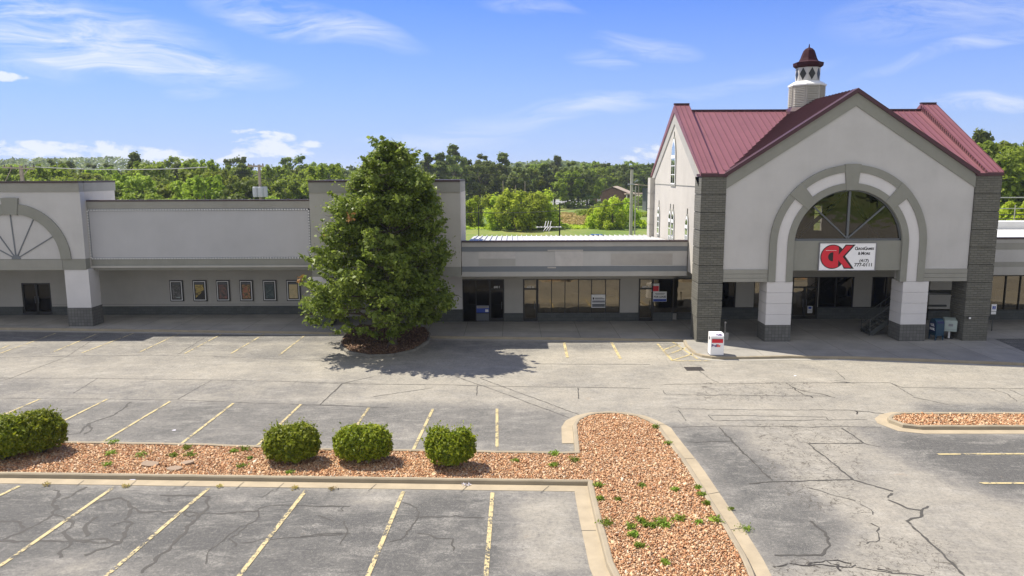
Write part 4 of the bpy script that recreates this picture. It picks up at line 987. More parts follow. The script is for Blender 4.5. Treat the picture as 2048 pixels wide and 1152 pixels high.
wsign(953, 611, 978, 625, 'low orange and blue notice in the dark left unit window', ['sign_blue', (.02, .62, .98, .98, 'patch_tan'), (.1, .75, .9, .85, 'sign_grey'), (.7, .1, .95, .45, 'white_paint')])
# ------------------------------------------------------------------ entrance block behind the tree
block = empty('entrance_block', (-8, 48, 0), label='tall plain stucco entrance block standing behind the leafy tree', cat='building')
bx0, bx1 = P(617, 362, 46.3).x, P(920, 362, 46.3).x; BYf = 46.3
zl = [P(800, y, BYf).z for y in (360, 364, 385, 534, 553)]
def stack(parent, x0, x1, Y, z, mats_, names_, offs_, back):
    for i in range(len(z)-1):
        mb = MB(); mb.box(x0-(0 if offs_[i] >= 0 else .0)+offs_[i]*0, x1, Y+offs_[i], back, z[i+1]+(.002), z[i]); T(mb, names_[i], M[mats_[i]], parent)
stack(block, bx0, bx1, BYf, zl, ['cap_dark', 'cornice', 'stucco_tan', 'olive'], ['parapet_cap', 'cornice', 'upper_wall', 'belt_course'], [-.10, -.06, 0, -.03], 51.3)
mb = MB(); mb.box(bx1-.001, bx1+.012, BYf+.15, 51.25, zl[3]+.3, zl[2]-.0); T(mb, 'side_return', M['stucco_cream'], block)
T(MB().box(bx0+.02, bx1-.95, 51.31, 58, zl[2]-.2, zl[2]-.05), 'roof', M['roof_white'], block); T(MB().box(bx0+.02, bx1-.95, 57.8, 58, .15, zl[2]-.21), 'rear_wall', M['stucco_cream'], block)
q0, q1 = P(627, 600, 48.65).x, P(660, 600, 48.65).x
T(MB().box(q0, q1, 48.65, 50.2, 1.0, zl[4]), 'pier', M['stucco_pier'], block); T(MB().box(P(865, 600, SW_).x, Xs(925), SW_-.02, SW_+1, 1.0, zl[4]), 'pier', M['stucco_pier'], block)
T(MB().box(q0-.03, q1+.03, 48.6, 50.2, .15, 1.0), 'stone_base', M['stone_base'], block); T(MB().box(P(865, 600, SW_).x-.03, Xs(925)-.0, SW_-.06, SW_+1, .15, 1.0), 'stone_base', M['stone_base'], block)
mb = MB(); mb.box(q1, P(865, 600, SW_).x, 52.0, 52.3, .15, zl[4]); T(mb, 'recessed_wall', M['stucco_tan'], block)
door(block, 51.95, -9.6, -7.4, .16, 2.9, 2.3, 'glass_dark', True)
# ------------------------------------------------------------------ cinema wing
cin = empty('cinema_wing', (-25, 50, 0), label='long grey cinema wing with half-round arch, blank marquee wall and canopy', cat='cinema building')
LF = 48.8; MF = 49.5; LB = 53.0; lx1 = P(165, 450, LF).x; lx0 = -48
z_ = [P(80, y, LF).z for y in (362, 366, 384, 518, 540)]
def notch(parent, Y, z, th):
    names_ = ['parapet_cap', 'cornice', 'front_wall', 'belt_course']; mt = ['cap_dark', 'cornice', 'stucco_white', 'olive']; of = [-.1, -.05, 0, -.03]
    for i in range(4):
        mb = MB(); mb.box(lx0, lx1+(.0 if i in (0, 1) else 0), Y+of[i], Y+th, z[i+1]+.002, z[i]); T(mb, names_[i], M[mt[i]], parent)
notch(cin, LF, z_, .5)
mb = MB(); mb.box(lx1-.3, lx1+.0, LF+.5, LB+.2, z_[2], z_[0]-.02); mb.box(lx1-.3, lx1-.004, LF+.5, LB+.1, z_[4], z_[2]); T(mb, 'return_wall', M['stucco_cream'], cin)
mb = MB(); mb.box(lx1-.32, lx1+.04, LF+.5, LB+.25, z_[1], z_[0]); T(mb, 'parapet_cap', M['cap_dark'], cin)
mb = MB(); mb.box(lx1-.29, lx1+.02, LF+.5, LB+.22, z_[2], z_[1]-.002); T(mb, 'cornice', M['cornice'], cin)
ac = P(33, 518, LF); AX, AZ = ac.x, ac.z+.0
mb = MB(); mb.arc(AX, AZ, 2.95, 3.62, 0, math.pi, LF-.10, LF+.02, 40); T(mb, 'arch_surround', M['olive'], cin)
mb = MB(); mb.arc(AX, AZ, 2.9, 4.0, R(90)-.14, R(90)+.14, LF-.16, LF+.02, 4); T(mb, 'keystone', M['olive'], cin)
mb = MB()
for a in (0.93, .5, .07, .76):
    t = math.pi*a
for a in (30, 62, 90+2, 122, 150)[0:5]:
    mb.bar((AX+.2*math.cos(R(a)), LF-.02, AZ+.2*math.sin(R(a))), (AX+2.92*math.cos(R(a)), LF-.02, AZ+2.92*math.sin(R(a))), .06, .06)
mb.arc(AX, AZ, .0+.01, .28, 0, math.pi, LF-.06, LF+.02, 10); T(mb, 'fan_bars', M['slate_band'], cin)
mb = MB(); mb.box(-42, AX+3.0, LF-.06, LF-.031, z_[4]+.0, z_[3]-.05); T(mb, 'sign_band', M['cornice'], cin)
# pillar
pxl, pxr = P(130, 560, LF).x, P(178, 560, LF).x
pb = P(150, 615.5, LF).z
mb = MB(); mb.box(pxl, pxr, LF+.01, LF+1.25, pb, z_[4]+.03); T(mb, 'pillar', M['stucco_pier'], cin)
mb = MB(); mb.box(pxl-.03, pxr+.03, LF-.02, LF+1.28, .15, pb); T(mb, 'tiled_plinth', M['tile_base'], cin)
mb = MB(); mb.box(pxl-11, pxr-11, LF+.01, LF+1.25, pb, z_[4]+.03); T(mb, 'pillar', M['stucco_pier'], cin)
# marquee wall
mx0 = lx1+.02; mx1 = P(618, 450, MF).x+.6
mz = [P(400, y, MF).z for y in (399.5, 402.5, 416.5, 518, 539.5)]
for i, (nm, mt, of) in enumerate((('parapet_cap', 'cap_dark', -.08), ('cornice', 'cornice', -.05), ('marquee_wall', 'marquee_grey', 0), ('belt_course', 'olive', -.04))):
    mb = MB(); mb.box(mx0, mx1, MF+of, MF+.4, mz[i+1]+.002, mz[i]); T(mb, nm, M[mt], cin)
lx = P(176, 421, MF); rx_ = P(617.5, 421, MF).x; lb = P(183, 516, MF)
zt1, zb1 = P(400, 419.5, MF).z, P(400, 516.5, MF).z; xl_ = (lx.x+lb.x)/2
def dashes(pa, pb_, n):
    mb = MB(); pa = Vector(pa); pb_ = Vector(pb_); d = (pb_-pa)/n
    for i in range(n): mb.bar(pa+d*(i+.2), pa+d*(i+.72), .06, .075)
    return mb
for a, b, n in (((xl_, MF-.05, zt1), (rx_, MF-.05, zt1), 80), ((xl_, MF-.05, zb1), (rx_, MF-.05, zb1), 80), ((xl_, MF-.05, zb1), (xl_, MF-.05, zt1), 18), ((rx_, MF-.05, zb1), (rx_, MF-.05, zt1), 18)):
    st = T(dashes(a, b, n), 'bulb_strip', M['white_paint'], cin); tag(st, kind='stuff')
    mb = MB(); mb.bar(Vector(a)+Vector((0, .03, 0)), Vector(b)+Vector((0, .03, 0)), .10, .10) if False else mb.box(min(a[0], b[0])-.06, max(a[0], b[0])+.06, MF-.02, MF+.0, min(a[2], b[2])-.06, max(a[2], b[2])+.06); T(mb, 'strip_backing', M['slate_band'], cin)
# back wall of the canopy
bz = P(400, 612, LB).z
dl, dr_ = P(45, 600, LB).x, P(103, 600, LB).x; dt = P(75, 566, LB).z
mb = MB(); mb.box(-48, dl, LB, LB+.3, bz, 4.0); mb.box(dr_, mx1, LB, LB+.3, bz, 4.0); mb.box(dl, dr_, LB, LB+.3, dt, 4.0); T(mb, 'canopy_wall', M['stucco_tan'], cin)
mb = MB(); mb.box(-48, dl-.02, LB-.05, LB+.2, .15, bz); mb.box(dr_+.02, mx1, LB-.05, LB+.2, .15, bz); T(mb, 'stone_base', M['stone_base'], cin)
mb = MB(); mb.box(dr_, mx1, LB-.02, LB+.0, bz+.12, bz+.15); T(mb, 'trim_line', M['cornice'], cin)
mb = MB(); mb.box(-48, mx1, LF+.5, LB+.3, 4.0, 4.12); T(mb, 'canopy_ceiling', M['stucco_tan'], cin)
door(cin, LB+.05, dl+.03, dr_-.03, .16, dt, dt-.05, 'glass_dark', True)
room(cin, dl-1, dr_+2, LB, 5, 3.6)
T(MB().box(-48, mx1+.2, LB+.31, 66, mz[2]-.45, mz[2]-.3), 'roof', M['roof_white'], cin); T(MB().box(-48, lx1-.35, LF+.52, LB+.3, mz[2]-.45, mz[2]-.3), 'roof', M['roof_white'], cin); T(MB().box(mx0, mx1-.1, MF+.42, LB+.3, mz[2]-.45, mz[2]-.3), 'roof', M['roof_white'], cin)
T(MB().box(-48, mx1+.2, 65.8, 66, .15, mz[2]-.46), 'rear_wall', M['stucco_cream'], cin)
# poster cases
def postermat(name, c1, c2, c3, seed):
    m_ = bpy.data.materials.new(name); m_.use_nodes = True; t = NT(m_.node_tree); b = t.n['Principled BSDF']
    tc_ = t.new('ShaderNodeTexCoord').outputs['Object']
    n = t.noise(t.mapping(tc_, (1, 1, 1), loc=(seed, seed*2, 0)), 3.2, 4, .6, 1.2); n2 = t.noise(t.mapping(tc_, (1, 1, 3), loc=(seed*3, 0, 0)), 5, 3, .6)
    c = t.ramp(n, [(.38, c1), (.5, c2), (.62, c3)]); c = t.mix(t.math('MULTIPLY', t.ramp(n2, [(.5, 0.0), (.6, 1.0)]), .5), c, c1)
    t.set(b, 'Base Color', c); b.inputs['Roughness'].default_value = .35; M[name] = m_; return m_
pc = [('dark landscape poster with pale strip', (.03, .035, .035), (.10, .10, .09), (.2, .2, .2)), ('yellow and black diagonal poster', (.04, .035, .02), (.42, .30, .07), (.5, .38, .1)), ('brown and red poster', (.06, .05, .05), (.16, .11, .09), (.25, .10, .08)),
      ('orange and gold busy poster', (.07, .05, .03), (.35, .22, .08), (.45, .12, .08)), ('dark teal poster', (.02, .04, .045), (.05, .08, .085), (.12, .15, .15)), ('glowing cream poster', (.50, .40, .20), (.62, .5, .27), (.6, .45, .22))]
for i, (x0, x1) in enumerate(((340, 368), (386, 415), (433, 461), (479.5, 507.5), (526, 554.5), (573, 602))):
    a = P((x0+x1)/2, 581, LB); zt_, zb_ = P(450, 560, LB).z, P(450, 602, LB).z; hw = (P(x1, 581, LB).x-P(x0, 581, LB).x)/2-.02; h = (zt_-zb_)
    e = empty('poster_case', (a.x, LB, zb_), label=['leftmost', 'second', 'third', 'fourth', 'fifth', 'rightmost'][i]+' cinema poster case on the wall, holding a '+pc[i][0], cat='poster case', group='poster cases on the cinema wall')
    mb = MB(); mb.box(-hw, hw, -.10, -.0, 0, h); mb.build('case', M['frame_dark'], e, bevel=.015)
    mb = MB(); b1, b2 = .07, .12
    mb.box(-hw+b1, hw-b1, -.125, -.10, b1, b2); mb.box(-hw+b1, hw-b1, -.125, -.10, h-b2, h-b1); mb.box(-hw+b1, -hw+b2, -.125, -.10, b2, h-b2); mb.box(hw-b2, hw-b1, -.125, -.10, b2, h-b2); mb.build('light_border', M['white_paint'], e)
    mb = MB(); mb.box(-hw+.2, hw-.2, -.115, -.10, .2, h-.32); mb.build('poster', postermat('poster_%d' % i, *pc[i][1:], i*3.1+.7), e)
    mb = MB(); mb.box(-hw+.18, hw-.18, -.115, -.10, h-.3, h-.2); mb.build('header_strip', M['frame_grey'], e)
    if i == 0: mb = MB(); mb.box(-.02, hw-.24, -.119, -.116, .26, .32); mb.build('title_strip', M['locker_green'], e)
    if i == 1: mb = MB(); mb.prismY([(-hw+.2, .2), (hw-.2, .2), (hw-.2, .8), (-.1, .42), (-hw+.2, .25)], -.119, -.116); mb.build('figure', M['frame_dark'], e)
# ------------------------------------------------------------------ right wing
rw = empty('right_wing', (33, SW_, 0), label='low shop wing with white flat roof at the right edge, beyond the brick column', cat='shop building')
rx0, rx1 = XR+.02, 60
rl = [P(2020, y, FS).z for y in (475, 478.5, 486, 499, 524, 534, 550)]
for i in range(6):
    mb = MB(); mb.box(rx0, rx1, FS+offs[i]*.5, FS+.35, rl[i+1]+.002, rl[i]); T(mb, names[i], M[['cap_dark', 'fascia_beige', 'cornice', 'fascia_panel', 'cornice', 'fascia_beige'][i]], rw)
mb = MB(); mb.box(rx0, rx1, FS+.35, SW_+.2, rl[6]+.05, rl[6]+.15); T(mb, 'soffit', M['stucco_tan'], rw)
mb = MB(); mb.box(rx0, rx1, FS+.35, 66, rl[1]-.35, rl[1]-.25); mb.box(rx0+.5, rx1, 58, 59.2, rl[1]-.25, rl[1]+.35); mb.box(rx0, rx1, 65.8, 66, rl[1]-.25, rl[1]-.05); T(mb, 'flat_roof', M['roof_white'], rw)
wx = [P(x, 600, SW_).x for x in (1966, 2009, 2038, 2068, 2098, 2128)]
pane_grid(rw, SW_, wx, P(2010, 619, SW_).z, 3.15); wallstrip(rw, SW_-.04, [(rx0, rx1)], .15, P(2010, 619, SW_).z-.05, M['stone_base'], 'stone_base'); wallstrip(rw, SW_, [(rx0, wx[0]-.05), (wx[-1]+.05, rx1)], .9, 3.5, M['stucco_tan']); wallstrip(rw, SW_+.002, [(wx[0]-.05, wx[-1]+.05)], 3.2, 3.5, M['stucco_tan'])
room(rw, rx0+.2, rx1-1, SW_, 7, 3.4)
# ------------------------------------------------------------------ CK sign
a = P(1640, 486.5, TF); b = P(1748, 539.5, TF); sW = b.x-a.x; sH = P(1690, 486.5, TF).z-P(1690, 540, TF).z
ck = empty('shop_sign', (a.x, TF+.0, P(1690, 540, TF).z), label='white card and game shop sign with red CK logo above the entrance', cat='sign')
mb = MB(); mb.box(0, sW, -.03, .05, 0, sH); mb.build('sign_board', M['white_shiny'], ck)
mb = MB(); f = .035; mb.box(-f, sW+f, -.06, .05, -f, 0); mb.box(-f, sW+f, -.06, .05, sH, sH+f); mb.box(-f, 0, -.06, .05, 0, sH); mb.box(sW, sW+f, -.06, .05, 0, sH); mb.build('sign_frame', M['sign_grey'], ck)
def disc(cx, cz, r, n=40): return [(cx+r*math.cos(2*math.pi*i/n), cz+r*math.sin(2*math.pi*i/n)) for i in range(n)]
cx, cz, cr_ = sW*.235, sH*.5, sH*.455
kx0 = sW*.245; kx1 = sW*.62
mb = MB(); mb.prismY(disc(cx, cz, cr_), -.040, -.031)
mb.prismY([(kx0+.5*sW*.16, sH*.56), (kx1-.27*sW*.6, sH*.95), (kx1+.05, sH*.95), (sW*.46, sH*.52), (kx1+.03, sH*.05), (kx1-.17*sW, sH*.05), (kx0+.12*sW, sH*.40)], -.0405, -.031)
mb.build('logo_outline', M['black'], ck)
mb = MB(); mb.arc(cx, cz, sH*.17, cr_-.05, R(60), R(300), -.048, -.041, 30)
mb.build('logo_letter_c', M['red_sign'], ck)
mb = MB(); zz0, zz1 = sH*.09, sH*.91
mb.prismY([(kx0, zz0), (kx0+sW*.095, zz0+.05), (kx0+sW*.095, zz1-.12), (kx0, zz1-.05)], -.050, -.042)
mb.prismY([(kx0+sW*.075, sH*.52), (kx1-.15*sW, zz1), (kx1-.035*sW, zz1), (sW*.415, sH*.50), (kx1-.045*sW, zz0), (kx1-.155*sW, zz0), (kx0+sW*.075, sH*.42)], -.0505, -.042)
mb.build('logo_letter_k', M['red_sign'], ck)
mb = MB(); mb.box(cx-.4, kx0-.04, -.052, -.0505, sH*.70, sH*.715); mb.box(kx0-.028, kx0-.008, -.0515, -.051, sH*.1, sH*.9); mb.build('logo_highlight', M['white_paint'], ck) if False else None
mb = MB(); mb.box(cx-.42, cx+.2, -.053, -.0506, sH*.73, sH*.742); mb.build('logo_highlight', M['white_paint'], ck)
for s, x, z, sz in (('C', .652, .80, .27), ('ARDS', .727, .79, .185), ('G', .818, .80, .27), ('AMES', .905, .79, .185), ('&', .71, .62, .24), ('M', .772, .62, .25), ('ORE', .852, .61, .185), ('(417)', .805, .345, .25), ('777-0111', .80, .19, .27)):
    text_mesh(s, sz, M['black'], 'lettering', ck, (sW*x, -.034, sH*z), bold=.006, sx=.95 if '7' not in s else 1.05)
# ------------------------------------------------------------------ street furniture
SZ = .15
def rounded_box(mb, x0, x1, y0, y1, z0, z1): return mb.box(x0, x1, y0, y1, z0, z1)
fe = G(1434, 711, SZ); fd = empty('parcel_drop_box', (fe.x, fe.y+.3, SZ), rz=R(-3), label='white courier drop box with red label on the sunny pavement corner', cat='drop box')
w2, d2, h2 = .36, .36, 1.22
mb = MB(); mb.prismX([(-d2, 0), (d2, 0), (d2, h2), (-d2+.16, h2), (-d2, h2-.14)], -w2, w2); mb.build('body', M['white_shiny'], fd, bevel=.015)
mb = MB(); mb.box(-w2+.06, w2-.06, -d2-.008, -d2-.001, .72, .92); mb.build('red_label', M['red_sign'], fd)
mb = MB(); mb.box(-w2+.06, w2-.06, -d2-.009, -d2-.002, .925, .955); mb.build('label_strip', M['frame_grey'], fd)
mb = MB(); mb.box(-w2-.01, -w2-.001, -.15, .1, .85, 1.0); mb.box(w2-.02, w2+.015, -d2-.02, .2, .98, 1.16); mb.build('chute_handle', M['frame_grey'], fd)
text_mesh('Fed', .19, M['purple'], 'lettering', fd, (-.035, -d2-.006, .56), bold=.010, align='RIGHT'); text_mesh('Ex', .19, M['orange_red'], 'lettering', fd, (-.03, -d2-.006, .56), bold=.010, align='LEFT')
text_mesh('FedEx', .13, M['purple'], 'lettering', fd, (.1, -d2+.075, h2-.065), rx=R(45), bold=.006)
mb = MB(); mb.box(-w2-.02, w2+.02, -d2-.02, d2+.02, 0, .05); mb.build('base', M['sign_grey'], fd)
# weighted post behind it
bp = G(1452, 681, SZ); b_ = empty('weighted_post', (bp.x+.0, bp.y+.3, SZ), label='short grey post in a beige concrete bucket behind the white drop box', cat='post')
mb = MB(); mb.lathe(0, 0, [(.2, 0), (.24, .38), (.22, .42)], 14); mb.build('bucket', M['patch_tan'], b_); mb = MB(); mb.tube((0, 0, .4), (0, 0, .98), .025); mb.lathe(0, 0, [(.02, .96), (.07, 1.0), (.07, 1.06), (.02, 1.1)], 10); mb.build('pole', M['patch_tan'], b_)
# blue mailbox
mp = G(1877, 681, SZ); mo = empty('mailbox', (mp.x, mp.y+.3, SZ), rz=R(8), label='dark blue street mailbox with rounded top beside the right brick column', cat='mailbox')
prof = [(-.31, .28), (.31, .28), (.31, 1.0)]+[(.31*math.cos(t), 1.0+.30*math.sin(t)) for t in np.linspace(0.1, math.pi-.1, 10)]+[(-.31, 1.0)]
mb = MB(); mb.prismX(prof, -.27, .27); mb.build('body', M['blue_mail'], mo, bevel=.01)
mb = MB(); mb.box(-.2, .2, -.33, -.25, 1.02, 1.16); mb.build('chute', M['blue_dark'], mo)
for sx_, sy_ in ((-1, -1), (1, -1), (-1, 1), (1, 1)): mb = MB(); mb.box(sx_*.24-.03, sx_*.24+.03, sy_*.27-.03, sy_*.27+.03, 0, .3); mb.build('leg', M['blue_mail'], mo)
mb = MB(); mb.box(-.278, -.271, -.24, .24, .5, 1.05); mb.build('side_panel', M['blue_dark'], mo)
text_mesh('U.S.', .2, M['white_paint'], 'lettering', mo, (-.285, 0, .90), rz=R(-90), bold=.01); text_mesh('MAIL', .2, M['white_paint'], 'lettering', mo, (-.285, 0, .66), rz=R(-90), bold=.01)
# parcel locker
lp = G(1903, 679, SZ); lo = empty('parcel_locker', (lp.x, lp.y+.3, SZ), rz=R(-20), label='pale green metal cabinet on a post between mailbox and brick column', cat='cabinet')
mb = MB(); mb.prismX([(-.3, .48), (.3, .48), (.3, 1.26), (-.3, 1.14)], -.34, .34); mb.build('cabinet', M['locker_green'], lo, bevel=.02)
mb = MB(); mb.box(-.05, .05, -.05, .05, .02, .55); mb.build('post', M['white_paint'], lo); mb = MB(); mb.box(-.2, .2, -.16, .16, 0, .03); mb.build('base_plate', M['frame_dark'], lo)
mb = MB(); mb.box(-.12, .12, -.308, -.301, .8, .95); mb.box(-.33, .33, -.304, -.3005, .6, .612); mb.build('decal', M['sign_grey'], lo)
# accessible parking sign
hp = G(1983, 662, SZ); hs = empty('parking_sign', (hp.x, hp.y, SZ), label='white accessible parking sign with blue symbol on a thin post right of the brick column', cat='sign')
mb = MB(); mb.box(-.025, .025, -.02, .02, 0, 1.55); mb.build('post', M['steel_dark'], hs)
mb = MB(); mb.box(-.16, .16, -.035, -.02, 1.28, 1.72); mb.build('sign_board', M['white_paint'], hs); mb = MB(); mb.box(-.10, .10, -.042, -.036, 1.40, 1.60); mb.build('symbol', M['sign_blue'], hs)
mb = MB(); mb.tube((0, -.045, 1.56), (0, -.047, 1.56), .016); mb.bar((0, -.045, 1.55), (0, -.045, 1.48), .014); mb.bar((0, -.045, 1.49), (.05, -.045, 1.47), .014); mb.arc(-.005, 1.465, .03, .043, R(150), R(370), -.048, -.043, 10); mb.build('wheelchair_figure', M['white_paint'], hs)
mb = MB(); mb.box(-.15, .15, -.035, -.02, 1.08, 1.25); mb.build('lower_plate', M['white_paint'], hs)
# security light on brick column
sp_ = P(1937, 635, TF); sl = empty('security_light', (sp_.x, TF, sp_.z), label='small black lamp fixed low on the front of the right brick column', cat='lamp')
mb = MB(); mb.tube((0, -.14, 0), (0, 0, .03), .09, .05, 12); mb.build('housing', M['frame_dark'], sl); mb = MB(); mb.tube((0, -.15, 0), (0, -.141, 0), .07, .07, 12); mb.build('lens', M['white_paint'], sl)
# door notice
nt, W_, H_ = wsign(1615, 612, 1624, 626, 'white paper notice taped to the glass entrance doors', ['white_paint', (.15, .6, .8, .9, 'sign_blue'), (.1, .4, .9, .46, 'sign_grey'), (.1, .25, .9, .3, 'sign_grey')], 'door_notice', TB-.03)
# outside stair behind the third column
st = empty('metal_stair', (22, 47, SZ), label='dark steel outside stair with rails rising behind the right porch column', cat='stair')
S0 = Vector((22.0, 0, .15)); S1 = Vector((25.4, 0, 2.75)); ya, yb = 45.1, 46.2
mb = MB()
for y in (ya, yb): mb.bar((S0.x, y, S0.z+.05), (S1.x, y, S1.z), .05, .28)
mb.box(S1.x, 27.9, ya-.02, yb+.02, 2.68, 2.80); T(mb, 'stringer', M['steel_dark'], st)
mb = MB()
for i in range(14): t = (i+.5)/14; p = S0.lerp(S1, t); mb.box(p.x-.15, p.x+.15, ya+.03, yb-.03, p.z+.06, p.z+.09)
T(mb, 'treads', M['steel_dark'], st)
for y in (ya, yb):
    mb = MB(); mb.bar((S0.x, y, S0.z+1.0), (S1.x, y, S1.z+.95), .05); mb.bar((S0.x, y, S0.z+.55), (S1.x, y, S1.z+.5), .035); mb.bar((S0.x, y, .15), (S0.x, y, 1.2), .05)
    for t in (.33, .66, 1): p = S0.lerp(S1, t); mb.bar((p.x, y, p.z), (p.x, y, p.z+.97), .04)
    T(mb, 'handrail', M['steel_dark'], st)
mb = MB(); mb.bar((25.35, 46.5, .15), (25.35, 46.5, 1.75), .2); mb.bar((25.3, 46.5, 1.75), (27.4, 46.5, 1.75), .12); T(mb, 'support_frame', M['steel_dark'], st); T(MB().bar((27.3, ya, .15), (27.3, ya, 2.7), .09), 'support_post', M['steel_dark'], st)
# litter
wb = G(932, 972, 0); lt = empty('crumpled_cloth', (wb.x, wb.y, .02), label='crumpled white cloth lying in the gutter of the long kerb', cat='litter')
mb = MB()
for i in range(26):
    x, y = random.gauss(0, .09), random.gauss(0, .045); s_ = random.uniform(.03, .07); p = [Vector((x+random.uniform(-s_, s_), y+random.uniform(-s_, s_), random.uniform(0, .09))) for _ in range(3)]; mb.poly(p)
mb.build('cloth', M['cloth_white'], lt)
for i, (x, y, s_, lab) in enumerate([(348, 861, .07, 'scrap of white paper on the middle parking row'), (266, 960, .10, 'flattened white wrapper in the gutter of the long kerb'), (1590, 752, .06, 'small white scrap on the pale drive lane')]):
    p = G(x, y, .0); mb = MB(); zz = .02 if i == 1 else .006; mb.hexa([(-s_, -.4*s_, zz), (s_, -.5*s_, zz), (s_*.9, .4*s_, zz+.01), (-s_*.8, .5*s_, zz)], [(-s_, -.4*s_, zz+.004), (s_, -.5*s_, zz+.006), (s_*.9, .4*s_, zz+.03), (-s_*.8, .5*s_, zz+.01)])
    o = mb.build('paper_scrap', M['cloth_white']); o.location = (p.x, p.y, 0); tag(o, lab, 'litter')
for i, (x, y, s_, lab) in enumerate([(300, 930, .34, 'curved grey flat stone leaning in the rock bed'), (350, 939, .28, 'flat tan flagstone near the long kerb'), (375, 927, .24, 'flat tan flagstone just behind the weeds')]):
    p = G(x, y, .13); pts = [(s_*math.cos(a)*random.uniform(.8, 1.1), .62*s_*math.sin(a)*random.uniform(.8, 1.1)) for a in np.linspace(0, 2*math.pi, 9)[:-1]]
    mb = MB(); mb.prismZ(pts, 0, .05); o = mb.build('flagstone', M['flagstone']); o.location = (p.x, p.y, .145); o.rotation_euler = (R(6), R(4-5*i), 0); tag(o, lab, 'stone')
# ------------------------------------------------------------------ vegetation
def leaves(cent, size, nrm, sj=.35, elong=1.5):
    n = len(cent); s = size*RNG.lognormal(0, sj, n)
    nn = nrm+RNG.normal(0, .75, (n, 3)); nn /= np.linalg.norm(nn, axis=1)[:, None]+1e-9
    a = np.cross(nn, RNG.normal(0, 1, (n, 3))); a /= np.linalg.norm(a, axis=1)[:, None]+1e-9; b = np.cross(nn, a)
    a = a*(s*elong)[:, None]*.5; b = b*s[:, None]*.5; bend = nn*(s*.18)[:, None]
    V = np.stack([cent-a, cent-b*1.0+bend, cent+a, cent+b+bend], 1)
    F = np.arange(n*4).reshape(n, 4); return V.reshape(-1, 3), F
def add_limb(mb, p, q, r0, r1, seg=5, wig=.08):
    p = Vector(p); q = Vector(q); pts = [p]
    L = (q-p).length
    for i in range(1, seg): pts.append(p.lerp(q, i/seg)+Vector((random.gauss(0, wig*L/seg), random.gauss(0, wig*L/seg), random.gauss(0, wig*L/seg)+.04*L*math.sin(math.pi*i/seg))))
    pts.append(q)
    for i in range(seg): mb.tube(pts[i], pts[i+1], r0+(r1-r0)*i/seg, r0+(r1-r0)*(i+1)/seg, 7, False)
    return pts
# the big tree in the mulch island
tp = G(786, 690, .16); tree = empty('leafy_tree', (tp.x, tp.y, .15), label='tall leafy shade tree in the mulch island before the entrance block', cat='tree')
Yt = tp.y
prof = []
for y, xl, xr in [(275, 776, 800), (285, 758, 822), (300, 742, 836), (320, 722, 842), (345, 700, 862), (370, 680, 876), (400, 668, 884), (430, 660, 876), (455, 655, 900), (480, 640, 880), (500, 612, 914), (525, 600, 908), (550, 604, 884), (575, 600, 896), (600, 596, 916), (620, 606, 908), (640, 594, 868), (655, 640, 820), (668, 680, 790)]:
    a = P(xl, y, Yt); b = P(xr, y, Yt); prof.append((a.z, a.x-tp.x, b.x-tp.x))
prof.sort(); pz_ = np.array([p[0] for p in prof]); pl_ = np.array([p[1] for p in prof]); pr_ = np.array([p[2] for p in prof])
pz_ = pz_*.972; pl_ = pl_*1.02; pr_ = pr_*1.0
mb = MB(); topz = pz_[-1]-.6
tr_pts = [Vector((0, 0, 0)), Vector((.05, 0, 1.6)), Vector((-.05, .05, 3.4)), Vector((.08, -.04, 5.6)), Vector((0, 0, 8.0)), Vector((.1, 0, topz))]
rr = [.24, .19, .165, .13, .08, .02]
for i in range(5): mb.tube(tr_pts[i], tr_pts[i+1], rr[i], rr[i+1], 10, False)
mb.tube((0, 0, -.02), (0, 0, .25), .34, .23, 10, False)
clus = []
nl = 74
for i in range(nl):
    z0 = .9+(topz-1.2)*(i/nl)**.95; az = i*2.4+random.uniform(-.4, .4); ze = z0+random.uniform(.3, 1.3)*(1.0-.3*i/nl)
    ze = min(ze, pz_[-1]-.3); c_ = math.cos(az); L_ = np.interp(ze, pz_, -pl_) if c_ < 0 else np.interp(ze, pz_, pr_)
    rad = (L_*abs(c_)+.5*(np.interp(ze, pz_, -pl_)+np.interp(ze, pz_, pr_))*(1-abs(c_)))*random.uniform(.78, 1.02)
    e_ = Vector((math.cos(az)*rad, math.sin(az)*rad*.92, ze))
    s_ = Vector((0, 0, z0)); r0 = .085*(1-.65*i/nl)
    pts = add_limb(mb, s_, e_, r0, .012, 6, .10)
    for k, p in enumerate(pts[1:], 1):
        t = k/6
        for q in range(3 if t > .45 else 1):
            off = Vector((random.gauss(0, .5), random.gauss(0, .5), random.gauss(.1, .30)))*(.35+.5*t)
            q_ = p+off
            if t > .3:
                if k > 2 and q == 0: add_limb(mb, p, q_, .02, .006, 2, .1)
                clus.append((q_, .30+.28*random.random(), 1.0 if t > .5 else .5))
# extra twig clusters spread through crown, uneven
for i in range(210):
    z = random.uniform(pz_[0], pz_[-1]); az = random.uniform(0, 2*math.pi); c_ = math.cos(az)
    L_ = -np.interp(z, pz_, pl_) if c_ < 0 else np.interp(z, pz_, pr_); Lm = .5*(np.interp(z, pz_, -pl_)+np.interp(z, pz_, pr_)); rad = L_*abs(c_)+Lm*(1-abs(c_))
    lump = .84+.16*math.sin(az*4+z*2.3)+.12*math.sin(az*7-z*3.4)
    r_ = rad*lump*random.uniform(.45, 1.0)**.5*(1 if random.random() < .88 else 1.1)
    clus.append((Vector((c_*r_, math.sin(az)*r_*.92, z)), random.uniform(.2, .42), random.uniform(.45, 1.2)))
T_ = mb.build('trunk', M['trunk_bark'], tree, smooth=True)
def crown_r(az, z):
    c_ = math.cos(az); lm = .5*(np.interp(z, pz_, -pl_)+np.interp(z, pz_, pr_)); L_ = -np.interp(z, pz_, pl_) if c_ < 0 else np.interp(z, pz_, pr_)
    return L_*abs(c_)+lm*(1-abs(c_))
